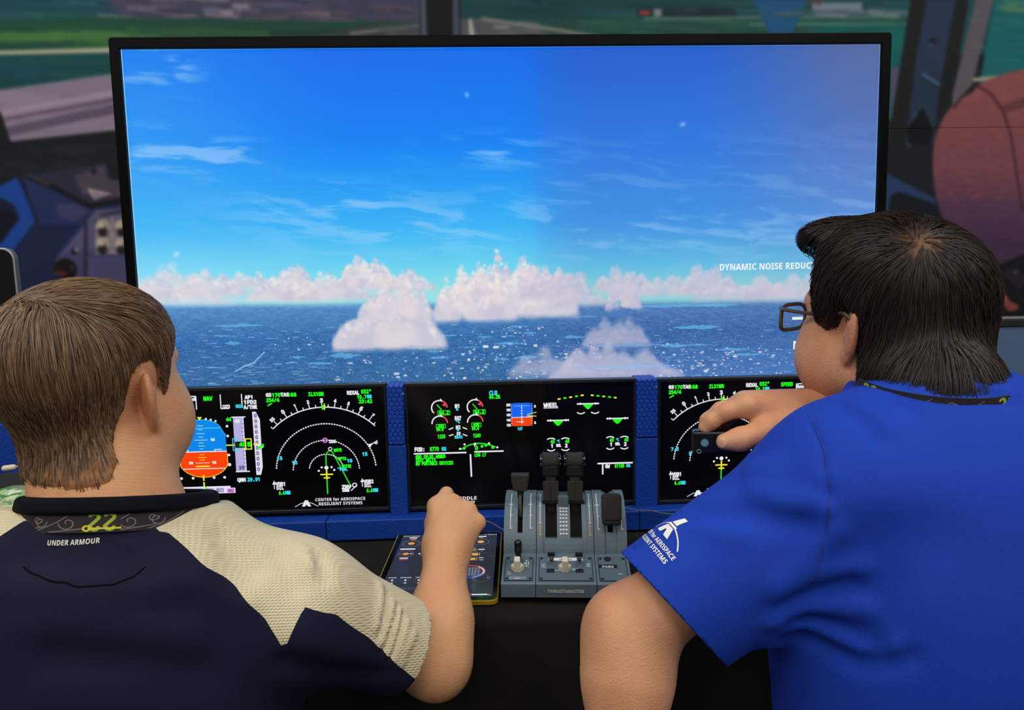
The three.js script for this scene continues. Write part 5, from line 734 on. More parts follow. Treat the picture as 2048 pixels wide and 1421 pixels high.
  // the sleeve is cut off at its hanging half and meshed finer, open at the hem
  const half = planeN(add3(hemC, armDir, -0.1), armDir), sleeveBox = bb([add3(hemC, armDir, -0.1), hemC], 0.125);
  const fineG = cut(meshOf(shirtF, ...sleeveBox, 0.0028), (p) => half(...p))[0], [drop, keep] = cut(shg, (p) => (half(...p) > 0 && sleeveBox[0].every((v, i) => p[i] > v && p[i] < sleeveBox[1][i])) ? half(...p) : -1e-4 - Math.abs(half(...p)));
  const sh = obj('shirt', localised(keep, O), blueKnit, t); obj('sleeve', localised(fineG, O), blueKnit, t);
  obj('seam', seam(shirtF, [[0.2703, 1.1229, 0.6848], [0.2551, 1.1098, 0.7464], [0.2527, 1.0777, 0.7708], [0.2549, 1.036, 0.7763], [0.2512, 0.999, 0.7811], [0.2433, 0.9693, 0.7745]], 0.0009, O), std('#12307f', 0.8), t);
  const cf = frame([0.424, 1.1418, 0.6536], 0.1, 0.1, 0.02); rightMan.cf = cf;
  obj('collar', localised(meshOf(collarField(cf, 0.079, 0.079, -0.04, -0.006, 0.35, 0.008), ...bb([cf.o], 0.14), 0.0036), O), blueKnit, t);
  const [tcv, tg] = canvas(512, 420); tg.fillStyle = '#f2f2ee'; tg.translate(256, 0); const P = (...q) => { tg.beginPath(); q.forEach((v, i) => { if (i % 2 === 0) tg[i ? 'lineTo' : 'moveTo'](v, q[i + 1]); }); tg.fill(); };
  P(-30, 14, 30, 14, 44, 108, -44, 108); P(-66, 118, 66, 118, 60, 138, -60, 138); P(-52, 146, 52, 146, 84, 236, 26, 236, 8, 186, -8, 186, -26, 236, -84, 236);
  tg.strokeStyle = '#f2f2ee'; tg.lineWidth = 11; tg.lineCap = 'round'; for (const k of [-1, 1]) { tg.beginPath(); tg.moveTo(k * 62, 134); tg.quadraticCurveTo(k * 150, 160, k * 215, 236); tg.stroke(); }
  tg.textAlign = 'center'; tg.textBaseline = 'middle'; tg.font = 'bold 56px sans-serif'; tg.fillText('CENTER for AEROSPACE', 0, 298, 500); tg.fillText('RESILIENT SYSTEMS', 0, 364, 470);
  const da = tg.getImageData(0, 0, 512, 420).data, [tca, tga] = canvas(512, 420), im = tga.createImageData(512, 420); for (let i = 0; i < da.length; i += 4) { im.data[i] = im.data[i + 1] = im.data[i + 2] = da[i + 3]; im.data[i + 3] = 255; } tga.putImageData(im, 0, 0);
  rightMan.shirtF = shirtF;
  const la = nrm3(sub3([0.1499, 1.0386, 0.7008], [0.0756, 0.9799, 0.7053])), lo1 = nrm3(sub3([0.0969, 1.0116, 0.6314], [0.105, 1.0127, 0.7527]));
  lab(obj('sleeve_print', localised(patch(shirtF, [0.1025, 1.0246, 0.6955], lo1.map((v) => -v), la, 0.064, 0.053, 30, 20), O), new THREE.MeshPhysicalMaterial({ color: S('#eeeeea'), roughness: 0.7, alphaMap: tex(tca, false), alphaTest: 0.5 }), t), 'white printed emblem and lettering on the sleeve');
  seatedLegs(t, HP, 0.54, O, 0.1, 0);
  stool('black round stool under the man in the blue shirt', HP[0], HP[2] + 0.02, 0.45);
}

// ---------- tablet on the table ----------
{
  const t = base('tablet', 'tablet with thin gold edge lying on the black cloth, showing dark cockpit controls', 'tablet', [-0.1366, TABLE + 0.001, 0.268], -0.055);
  const W = 0.186, H = 0.272, sh = (w, h, r) => { const s = new THREE.Shape(), x = w / 2, y = h / 2; s.moveTo(-x + r, -y); s.lineTo(x - r, -y); s.quadraticCurveTo(x, -y, x, -y + r); s.lineTo(x, y - r); s.quadraticCurveTo(x, y, x - r, y); s.lineTo(-x + r, y); s.quadraticCurveTo(-x, y, -x, y - r); s.lineTo(-x, -y + r); s.quadraticCurveTo(-x, -y, -x + r, -y); return s; };
  const g = new THREE.ExtrudeGeometry(sh(W, H, 0.014), { depth: 0.0055, bevelEnabled: true, bevelSize: 0.0008, bevelThickness: 0.0008, bevelSegments: 2, curveSegments: 10 }); g.rotateX(-Math.PI / 2); g.translate(0, 0.0009, 0); lab(obj('body', g, std('#dcb436', 0.35, { metalness: 0.6 }), t), 'gold metal body');
  const gl = new THREE.ExtrudeGeometry(sh(W - 0.0025, H - 0.0025, 0.0128), { depth: 0.0004, bevelEnabled: false, curveSegments: 10 }); gl.rotateX(-Math.PI / 2); gl.translate(0, 0.0071, 0); obj('glass', gl, std('#050507', 0.12), t);
  const [c, k] = canvas(768, 1144); const q = pen(k); k.fillStyle = '#2d313b'; k.fillRect(0, 0, 768, 1144); k.textBaseline = 'middle'; k.lineCap = 'round';
  const X = (x, y) => { const s = (y - 230) / 890; return 768 * (x - 500 + 220 * s) / (1405 + 95 * s); }, Y = (y) => { const s = (y - 230) / 890; return 20 + 1100 * (s * 0.9 / (0.9 * s + 1 * (1 - s)) * 0.5 + s * 0.5); };
  const bar = (col, x0, x1, y, h) => { const a = X(x0, y), b = X(x1, y); k.fillStyle = col; k.beginPath(); k.roundRect(a, Y(y) - h / 2, b - a, h, h / 3); k.fill(); }, ring = (col, lw, x, y, r) => { k.strokeStyle = col; k.lineWidth = lw; k.beginPath(); k.arc(X(x, y), Y(y), r, 0, 7); k.stroke(); }, dot = (col, x, y, r) => { k.fillStyle = col; k.beginPath(); k.arc(X(x, y), Y(y), r, 0, 7); k.fill(); }, txt = (s, x, y, h, col = '#e8e8ee') => { k.fillStyle = col; k.font = 'bold ' + h + 'px sans-serif'; k.textAlign = 'center'; k.fillText(s, X(x, y), Y(y)); };
  txt('AUTO BRAKE', 632, 240, 22); bar('#e6e2e0', 600, 720, 270, 20); bar('#d08a78', 620, 702, 298, 16); ring('#6a6f7c', 5, 632, 372, 66); ring('#4a4f5c', 2, 632, 372, 72); dot('#f2a640', 635, 371, 26); dot('#e88a34', 637, 373, 18);
  bar('#e8e8ec', 480, 702, 466, 22); ring('#5f6573', 5, 570, 545, 60); k.strokeStyle = '#c04a38'; k.lineWidth = 8; k.beginPath(); k.moveTo(X(470, 545), Y(545)); k.lineTo(X(540, 545), Y(545)); k.stroke(); bar('#e8e8ec', 625, 665, 543, 12); dot('#f08a3c', 570, 545, 24); bar('#efe4e0', 485, 610, 612, 16); bar('#c2543c', 492, 606, 632, 16); bar('#3a6f78', 500, 640, 596, 4);
  for (const [x, s] of [[430, 'FLAPS'], [610, 'SPOILER'], [790, 'TRIM'], [960, 'GEAR']]) { bar('#343844', x - 75, x + 75, 930, 100); txt(s, x, 890, 20); bar('#e8e8ee', x - 12, x + 12, 925, 26); dot('#cfd3dc', x, 960, 9); bar('#3b3f4c', x - 80, x + 90, 1030, 44); }
  bar('#e8bba6', 300, 640, 1102, 14); bar('#e89a78', 400, 540, 1122, 18); bar('#5d5560', 640, 1500, 1112, 24); bar('#e8e8f2', 1505, 1715, 1112, 16); dot('#c88a8a', 1735, 1115, 9);
  txt('A: DISPLAY', 1815, 226, 20); bar('#e6e2e0', 1625, 1745, 262, 20); bar('#d08a78', 1640, 1695, 284, 10); ring('#6a6f7c', 5, 1655, 357, 64); dot('#f2a640', 1655, 357, 27); dot('#e8a840', 1657, 359, 18); bar('#8f95a5', 1536, 1541, 420, 60); txt('1', 832, 460, 20); txt('LO', 815, 500, 16); ring('#5f6573', 8, 850, 548, 40); dot('#e0e0e6', 765, 545, 9);
  for (const [x, y] of [[1512, 492], [1570, 566], [1526, 638]]) { bar('#f0a848', x - 52, x + 40, y, 34); k.strokeStyle = '#e8a050'; k.lineWidth = 4; k.strokeRect(X(x - 60, y), Y(y) - 24, X(x + 60, y) - X(x - 60, y), 46); } bar('#c9ccd4', 1612, 1706, 488, 20); bar('#c9ccd4', 1612, 1680, 622, 14); bar('#c9ccd4', 1620, 1680, 654, 10); bar('#8f95a5', 1645, 1670, 516, 8);
  const cx = X(1480, 820), cy = Y(820); k.lineWidth = 18; for (const [a, b, col] of [[-3.0, -0.9, '#c63a3a'], [-0.9, 0.5, '#d9a0a4'], [0.5, 1.4, '#6d8ae8'], [1.4, 3.28, '#2a50d8']]) { k.strokeStyle = col; k.beginPath(); k.arc(cx, cy, 104, a, b); k.stroke(); } k.fillStyle = '#3a3d4a'; k.beginPath(); k.arc(cx, cy, 94, 0, 7); k.fill(); k.strokeStyle = '#8b90a2'; k.lineWidth = 4; for (let i = -3; i < 4; i++) { k.beginPath(); k.moveTo(cx - 70, cy + i * 20); k.lineTo(cx + 78, cy + i * 20); k.stroke(); k.beginPath(); k.moveTo(cx + i * 22, cy - 70); k.lineTo(cx + i * 22, cy + 70); k.stroke(); } ring('#5a5e6c', 4, 1640, 905, 62); dot('#9a9eac', 1730, 905, 7); bar('#2f5a50', 1480, 1600, 590, 12); bar('#3d4a52', 1700, 1860, 545, 5); bar('#3d4a52', 1750, 1850, 590, 8);
  const sg = new THREE.PlaneGeometry(0.168, 0.25); sg.rotateX(-Math.PI / 2); sg.translate(0.001, 0.0077, 0); obj('screen', sg, new THREE.MeshPhysicalMaterial({ color: 0x060608, roughness: 0.14, emissive: 0xffffff, emissiveMap: tex(c), emissiveIntensity: 1 }), t);
  const nub = new THREE.SphereGeometry(0.0022, 12, 8); nub.scale(1, 0.2, 1); nub.translate(-0.0885, 0.0076, 0.03); obj('camera_lens', nub, std('#000', 0.1), t);
}

// ---------- throttle quadrant ----------
{
  const t = base('throttle_quadrant', 'grey throttle quadrant with black levers and cream knobs standing beside the tablet', 'throttle', [0.048, TABLE, 0.4125], -0.1);
  const grey = std('#5d6e79', 0.55, { bumpMap: pebble, bumpScale: 0.0003 }), black = std('#0c0c0d', 0.6), lever = std('#2c2924', 0.55, { bumpMap: pebble, bumpScale: 0.0004 }), cream = std('#d8d2ba', 0.45), white = std('#d9d9d2', 0.6), gold = std('#c8a440', 0.5), chrome = std('#c9ccd2', 0.2, { metalness: 1 });
  const CZ = -0.155, CY = 0.032, R = 0.085, AS = 0.17;
  // one slice across: front apron, sloping panel, arch; cut = angle from which the arch is recessed
  const slice = (x0, x1, r = R, from = null, depth = 0.022) => {
    const s = new THREE.Shape(); s.moveTo(0.002, 0.009); s.lineTo(0, 0.0295); s.lineTo(0.002, 0.0312); s.lineTo(0.07, 0.0462);
    const n = 26, A1 = 2.5; let stepped = false; for (let i = 0; i <= n; i++) { const a = lerp(AS, A1, i / n), rec = from !== null && a >= from; if (rec && !stepped) { s.lineTo(-(CZ + r * Math.cos(from)), CY + r * Math.sin(from)); stepped = true; } const rr = rec ? r - depth : r; s.lineTo(-(CZ + rr * Math.cos(a)), CY + rr * Math.sin(a)); }
    s.lineTo(0.24, 0.05); s.lineTo(0.24, 0.009); s.closePath(); const g = new THREE.ExtrudeGeometry(s, { depth: x1 - x0, bevelEnabled: false }); g.rotateY(Math.PI / 2); g.translate(x0, 0, 0); return g;
  };
  const rail = (x0, x1, r, a0, a1, lift = 0.0005) => { const g = new THREE.BufferGeometry(), p = [], n = [], ix = [], m = 16; for (let i = 0; i <= m; i++) { const a = lerp(a0, a1, i / m), c = Math.cos(a), s = Math.sin(a); for (const x of [x0, x1]) { p.push(x, CY + (r + lift) * s, CZ + (r + lift) * c); n.push(0, s, c); } if (i < m) { const k = i * 2; ix.push(k, k + 1, k + 2, k + 1, k + 3, k + 2); } } g.setAttribute('position', new THREE.Float32BufferAttribute(p, 3)); g.setAttribute('normal', new THREE.Float32BufferAttribute(n, 3)); g.setAttribute('uv', new THREE.Float32BufferAttribute(new Array(p.length / 3 * 2).fill(0), 2)); g.setIndex(ix); return g; };
  const at = (x, a, r = R) => [x, CY + r * Math.sin(a), CZ + r * Math.cos(a)], TH = Math.atan2(0.015, 0.068);
  const onPanel = (g, x, k, h = 0) => { g.rotateX(TH); g.translate(x, 0.0312 + 0.015 * k + h * Math.cos(TH), -0.002 - 0.068 * k + h * Math.sin(TH)); return g; };
  // left, middle and right housings
  const LM = [[-0.0945, -0.0735, R], [-0.0735, -0.0655, R, 0.54], [-0.0655, -0.0447, R]], MM = [[-0.0437, -0.0345, R - 0.001], [-0.0345, -0.0305, R - 0.004], [-0.0305, -0.0122, R - 0.003, 0.44, 0.024], [-0.0122, 0.0082, R - 0.003], [0.0082, 0.0265, R - 0.003, 0.44, 0.024], [0.0265, 0.0345, R - 0.004], [0.0345, 0.0437, R - 0.001]], RM = [[0.0447, 0.0605, R], [0.0605, 0.0655, R - 0.003], [0.0655, 0.0745, R - 0.003, 0.56], [0.0745, 0.0795, R - 0.003], [0.0795, 0.0945, R]];
  for (const m of [LM, MM, RM]) { obj('housing', m.map((a) => slice(...a)), grey, t); const a = m[0][0], b = m[m.length - 1][1]; obj('foot_strip', box(b - a - 0.006, 0.011, 0.2, (a + b) / 2, 0.005, -0.12, 0.001), black, t); }
  for (const [a, b, r, f] of [[-0.0732, -0.0658, R, 0.54], [-0.0302, -0.0125, R - 0.003, 0.44], [0.0085, 0.0262, R - 0.003, 0.44], [0.0658, 0.0742, R - 0.003, 0.56]]) obj('slot_liner', rail(a, b, r - 0.0205, f - 0.05, 2.3), std('#040404', 0.9), t);
  for (const [x, r, a] of [[-0.0845, R, 0.62], [-0.0535, R, 0.62], [0.0508, R, 0.6], [0.0868, R, 0.6]]) { obj('scale_line', [rail(x - 0.0006, x + 0.0006, r, a, 1.5), rail(x - 0.0006, x + 0.0035, r, a, a + 0.014), rail(x - 0.0035, x + 0.0035, r, a + 0.5, a + 0.515), rail(x - 0.001, x + 0.003, r, a + 0.25, a + 0.263)], white, t); }
  for (const [x, k] of [[-0.0385, -1], [0.0385, 1]]) { obj('scale_line', [rail(x - 0.0005, x + 0.0005, R - 0.001, 0.72, 1.5), rail(x - 0.002, x + 0.002, R - 0.001, 0.72, 0.733), rail(x - 0.002, x + 0.002, R - 0.001, 1.1, 1.113)], white, t); obj('scale_line', [rail(x - 0.0006, x + 0.0006, R - 0.001, 0.5, 0.68), rail(x - 0.002, x + 0.002, R - 0.001, 0.5, 0.515), rail(x - 0.002, x + 0.002, R - 0.001, 0.665, 0.68)], gold, t); }
  const dash = []; for (let i = 0; i < 8; i++) for (const x of [-0.0065, -0.002, 0.0025]) dash.push(rail(x - 0.0015, x + 0.0015, R - 0.003, 0.52 + i * 0.075, 0.55 + i * 0.075)); obj('scale_marks', dash, white, t).userData.kind = 'stuff';
  obj('spine_cap', box(0.017, 0.018, 0.012, -0.002, 0.113, -0.124, 0.002), grey, t);
  // flap lever
  { const p = at(-0.0695, 1.02, R - 0.01), q = [-0.0695, 0.128, -0.112]; const sh = new THREE.CylinderGeometry(0.0034, 0.0012, len3(sub3(q, p)), 12); sh.scale(1, 1, 0.6); sh.translate(0, 0, 0); const l = obj('flap_lever', tube([at(-0.0695, 0.95, R - 0.012), at(-0.0695, 1.05, R + 0.004), [-0.0695, 0.127, -0.112]], 0.0021, 8), std('#8f8672', 0.35, { metalness: 0.7 }), t);
    const hs = new THREE.Shape(); hs.moveTo(-0.0095, -0.012); hs.lineTo(0.0095, -0.012); hs.lineTo(0.0128, 0.008); hs.lineTo(0.0125, 0.0118); hs.lineTo(-0.0125, 0.0118); hs.lineTo(-0.0128, 0.008); hs.closePath(); const hg = new THREE.ExtrudeGeometry(hs, { depth: 0.012, bevelEnabled: true, bevelSize: 0.0015, bevelThickness: 0.0015, bevelSegments: 2 }); hg.translate(-0.0695, 0.146, -0.125); obj('handle', hg, lever, l); obj('collar', cyl(0.0052, 0.0045, 0.014, -0.0695, 0.127, -0.118), black, l); }
  // two thrust levers with reversers
  for (const x of [-0.0213, 0.0173]) {
    const l = obj('thrust_lever', box(0.0172, 0.1, 0.012, 0, 0, 0, 0.002).rotateX(-0.18).translate(x, 0.12, -0.148), black, t);
    obj('reverser_plate', [box(0.0122, 0.0315, 0.008, -0.0062, 0, 0, 0.0012).rotateX(-0.12).translate(x, 0.128, -0.128), box(0.0122, 0.0315, 0.008, 0.0062, 0, 0, 0.0012).rotateX(-0.12).translate(x, 0.128, -0.128)], lever, l);
    obj('side_flange', box(0.03, 0.004, 0.008, x, 0.11, -0.128, 0.001), black, l);
    const pr = [[0, -0.0135], [0.0105, -0.0135], [0.0135, -0.0127], [0.0125, -0.01], [0.0118, 0], [0.0125, 0.01], [0.0135, 0.0127], [0.0105, 0.0135], [0, 0.0135]].map(([a, b]) => new THREE.Vector2(a, b)); const hg = new THREE.LatheGeometry(pr, 32); hg.rotateZ(Math.PI / 2); hg.scale(1, 1.05, 1); hg.translate(x, 0.171, -0.155); obj('grip', hg, lever, l);
    obj('grip_skirt', box(0.027, 0.02, 0.014, x, 0.155, -0.152, 0.004), black, l);
    for (const k of [-1, 1]) { obj('end_cap', cyl(0.0112, 0.0112, 0.003, x + k * 0.0145, 0.171, -0.155, 'x', 28), std('#15151a', 0.15), l); for (const a of [0.5, 2.6, 4.4]) { const b = new THREE.SphereGeometry(0.0018, 10, 8); b.translate(x + k * 0.0158, 0.171 + 0.008 * Math.sin(a), -0.155 + 0.008 * Math.cos(a)); obj('cap_stud', b, chrome, l); } }
  }
  // paddle lever on the right
  { const l = obj('speedbrake_lever', box(0.008, 0.05, 0.005, 0, 0, 0, 0.001).rotateX(0.5).translate(0.07, 0.103, -0.088), black, t); obj('paddle', new RoundedBoxGeometry(0.0305, 0.043, 0.018, 4, 0.0065).rotateX(-0.25).translate(0.0705, 0.119, -0.075), lever, l); obj('paddle_base', new RoundedBoxGeometry(0.028, 0.01, 0.016, 3, 0.004).rotateX(-0.25).translate(0.0705, 0.0975, -0.071), black, l); }
  // panel plates, screws, switches and knobs
  const print = (w, h, f) => { const [c, g] = canvas(Math.round(w * 9000), Math.round(h * 9000)); g.fillStyle = '#56666f'; g.fillRect(0, 0, c.width, c.height); g.scale(9, 9); g.fillStyle = g.strokeStyle = '#e4e4de'; g.textAlign = 'center'; g.textBaseline = 'middle'; f(g, w * 1000, h * 1000); return new THREE.MeshPhysicalMaterial({ map: tex(c), roughness: 0.5 }); };
  const plate = (x, w, f) => { const h = 0.056, g = new THREE.PlaneGeometry(w, h); g.rotateX(-Math.PI / 2); obj('plate_rim', onPanel(box(w + 0.002, 0.0008, h + 0.002, 0, 0, 0), x, 0.47, 0.0004), black, t); const m = obj('panel_plate', onPanel(g, x, 0.47, 0.0011), print(w, h, f), t); for (const sx of [-1, 1]) for (const sz of [-1, 1]) obj('screw', onPanel(cyl(0.0022, 0.0022, 0.0012, sx * (w / 2 - 0.003), 0.0014, sz * (h / 2 - 0.0035), 'y', 6), x, 0.47), black, t); };
  plate(-0.0695, 0.04, (g, w, h) => { g.fillRect(30.5, 8, 0.9, 15); g.fillRect(28.5, 8, 5, 0.8); g.fillRect(28.5, 22.5, 7, 0.8); g.fillRect(27.5, 13, 2.2, 5); g.fillRect(33.2, 11, 1.2, 8); g.font = 'bold 3px sans-serif'; g.fillRect(3, 37, 6, 0.8); g.fillRect(3, 41, 6, 0.8); g.fillText('L', 5, 33); g.strokeStyle = '#c8ccd0'; g.lineWidth = 0.7; g.strokeRect(8, 49, 22, 3.6); g.fillText('DOOR', 19, 51); });
  plate(0, 0.078, (g, w, h) => { g.fillRect(22, 1, 34, 7.5); g.fillRect(13, 3, 9, 6); g.fillRect(56, 3, 9, 6); g.fillStyle = '#4a5560'; g.font = 'bold 5px sans-serif'; g.fillText('MASTER', 39, 5.2, 30); g.fillStyle = '#e4e4de'; g.font = 'bold 3px sans-serif'; g.fillText('ENG', 39, 12.5); g.fillRect(3, 17, 6, 0.9); g.fillRect(3, 24, 7, 0.9); g.fillRect(70, 15, 6, 0.9); g.fillRect(70, 22, 6, 0.9); g.fillText('ON', 6, 20.5); g.fillText('ON', 73, 18.6); g.fillRect(17, 32, 16, 1); g.fillRect(47, 30, 12, 1.6); g.fillText('MODE', 53, 28); });
  plate(0.0695, 0.04, (g, w, h) => { g.fillStyle = '#0c0c0d'; g.fillRect(0, 18, 27, 8.5); g.fillStyle = '#e4e4de'; g.font = 'bold 7px sans-serif'; g.fillText('PARK', 13, 22.6); g.font = 'bold 3px sans-serif'; g.fillText('BRK', 30, 40); });
  const knob = (x, k) => { const s = new THREE.Shape(); [[-0.0055, 0.004], [-0.0088, 0], [-0.0055, -0.004], [-0.004, -0.006], [0.004, -0.006], [0.0055, -0.004], [0.0088, 0], [0.0055, 0.004], [0.004, 0.006], [-0.004, 0.006]].forEach(([a, b], i) => s[i ? 'lineTo' : 'moveTo'](a, b)); s.closePath(); const g = new THREE.ExtrudeGeometry(s, { depth: 0.007, bevelEnabled: true, bevelSize: 0.0008, bevelThickness: 0.001, bevelSegments: 2 }); g.rotateX(-Math.PI / 2); const m = obj('selector_knob', onPanel(g, x, k, 0.002), cream, t); obj('pointer', onPanel(box(0.0095, 0.016, 0.0125, 0, 0.014, 0.001, 0.0022), x, k, 0), cream, m); };
  knob(-0.0715, 0.42); knob(-0.001, 0.42);
  { const g = tube([[0, 0, 0], [0, 0.012, 0.001], [0, 0.02, 0.002]], 0.0042, 8, 10), h = new THREE.CapsuleGeometry(0.0058, 0.014, 6, 16); h.translate(0, 0.028, 0.003); onPanel(g, -0.0705, 0.72); onPanel(h, -0.0705, 0.72); const m = obj('stubby_lever', g, black, t); obj('handle', h, std('#151312', 0.25), m); }
  for (const x of [-0.0215, 0.0205]) { const g = cyl(0.0042, 0.0048, 0.006, 0, 0.003, 0, 'y', 6); const m = obj('toggle_switch', onPanel(g, x, 0.72), chrome, t); const b = new THREE.CapsuleGeometry(0.0028, 0.012, 6, 12); b.rotateX(0.9); b.translate(0, 0.0075, 0.005); obj('bat', onPanel(b, x, 0.72), std('#4a4038', 0.25, { metalness: 0.6 }), m); obj('guard', onPanel(box(0.011, 0.006, 0.003, 0, 0.004, -0.009, 0.0008), x, 0.8), black, m); }
  for (const x of [-0.0225, 0.02]) obj('push_button', onPanel(box(0.0115, 0.0025, 0.007, 0, 0.0018, 0, 0.0006), x, 0.38), std('#17130f', 0.3), t);
  obj('socket', onPanel(cyl(0.005, 0.005, 0.002, 0, 0.0015, 0), 0.063, 0.8), black, t);
  const word = (s, w, h, y, z, x, fg, bg) => { const [c, g] = canvas(512, Math.round(512 * h / w)); g.fillStyle = bg; g.fillRect(0, 0, 512, c.height); g.fillStyle = fg; g.font = 'bold ' + c.height * 0.9 + 'px sans-serif'; g.textAlign = 'center'; g.textBaseline = 'middle'; g.fillText(s, 256, c.height * 0.55, 500); const q = new THREE.PlaneGeometry(w, h); q.rotateX(0.095); q.translate(x, y, z); return obj('lettering', q, new THREE.MeshPhysicalMaterial({ map: tex(c), roughness: 0.55 }), t); };
  word('THRUSTMASTER', 0.061, 0.0078, 0.0195, -0.0004, -0.0005, '#d9cfc0', '#5d6e79'); word('ON  IN', 0.026, 0.003, 0.0055, -0.0195, -0.024, '#8a8a86', '#0c0c0d');
}
// ---------- cables at the console's foot ----------
tag(obj('cable', tube([[-0.0797, 0.8175, 0.155], [-0.0618, 0.8232, 0.152], [-0.0398, 0.8104, 0.152], [-0.0137, 0.7958, 0.16]], 0.0014, 20, 6), std('#6a6670', 0.5)), 'thin grey cable beside the light-haired man’s hand, running behind the throttle', 'cable');
tag(obj('cable', tube([[0.18, 0.8342, 0.128], [0.2083, 0.8329, 0.146], [0.2307, 0.8315, 0.147], [0.258, 0.825, 0.147], [0.3036, 0.8215, 0.147]], 0.0012, 20, 6), std('#5a5660', 0.5)), 'thin dark cable on the blue ledge right of the throttle, by the blue sleeve', 'cable');

// ---------- small device in the right man's hand ----------
{
  const t = base('handheld_device', 'small black device with a round pale blue lens, held in fingers before the right display', 'device', [0.2134, 1.0681, 0.5825], -0.2); t.rotation.z = 0.02;
  obj('case', new RoundedBoxGeometry(0.066, 0.029, 0.017, 4, 0.004), std('#08080a', 0.3), t);
  obj('lens_ring', cyl(0.0056, 0.0056, 0.002, -0.019, 0.001, 0.0085, 'z'), std('#1b2226', 0.3), t); lab(obj('lens', cyl(0.0044, 0.0044, 0.002, -0.019, 0.001, 0.009, 'z'), std('#5f8f9c', 0.2), t), 'pale blue lens');
  const r = new THREE.TorusGeometry(0.0022, 0.0005, 8, 20); r.translate(-0.0255, -0.0095, 0.0087); obj('small_ring', r, std('#8b8f92', 0.3), t);
}
// ---------- glasses ----------
{
  const { fr, s } = rightMan, o = fr.to([0, 0.01, -0.1]), P = (p) => sub3(fr.to(p.map((v) => v * s)), o), t = base('eyeglasses', 'brown-framed glasses worn by the man in blue, seen past his temple', 'glasses', o);
  const horn = std('#57493b', 0.25), rim = (k) => { const q = []; for (let i = 0; i < 28; i++) { const a = i / 28 * 6.2832, c = Math.cos(a), n = Math.sin(a), e = 0.62; q.push([k * (0.037 + 0.0285 * Math.sign(c) * Math.abs(c) ** e - 0.003 * n * 0), 0.004 + 0.0175 * Math.sign(n) * Math.abs(n) ** e, -0.124 + 0.012 * ((0.037 + 0.0285 * c) / 0.066) ** 2]); } return q; };
  const frameParts = [], lens = [];
  for (const k of [-1, 1]) {
    const q = rim(k).map((p) => new THREE.Vector3(...P(p))), c = new THREE.CatmullRomCurve3(q, true); frameParts.push(new THREE.TubeGeometry(c, 80, 0.0027, 8, true));
    const g = new THREE.BufferGeometry(), n = q.length, mid = q.reduce((a, b) => a.add(b), new THREE.Vector3()).divideScalar(n), ps = []; q.forEach((a, i) => { const b = q[(i + 1) % n]; ps.push(mid.x, mid.y, mid.z, a.x, a.y, a.z, b.x, b.y, b.z); }); g.setAttribute('position', new THREE.Float32BufferAttribute(ps, 3)); g.computeVertexNormals(); lens.push(g);
    obj('temple', [tube([P([k * 0.0665, 0.018, -0.114]), P([k * 0.072, 0.018, -0.1]), P([k * 0.0765, 0.02, -0.04]), P([k * 0.0805, 0.026, 0.004]), P([k * 0.079, 0.004, 0.026])], 0.0024, 40, 8)], horn, t);
  }
  frameParts.push(tube([P([-0.0095, 0.011, -0.1235]), P([0, 0.015, -0.126]), P([0.0095, 0.011, -0.1235])], 0.002, 12, 8)); obj('frame', frameParts, horn, t);
  for (const g of lens) obj('lens', g, new THREE.MeshPhysicalMaterial({ color: 0xffffff, roughness: 0.02, transmission: 1, thickness: 0, ior: 1.5 }), t);
}
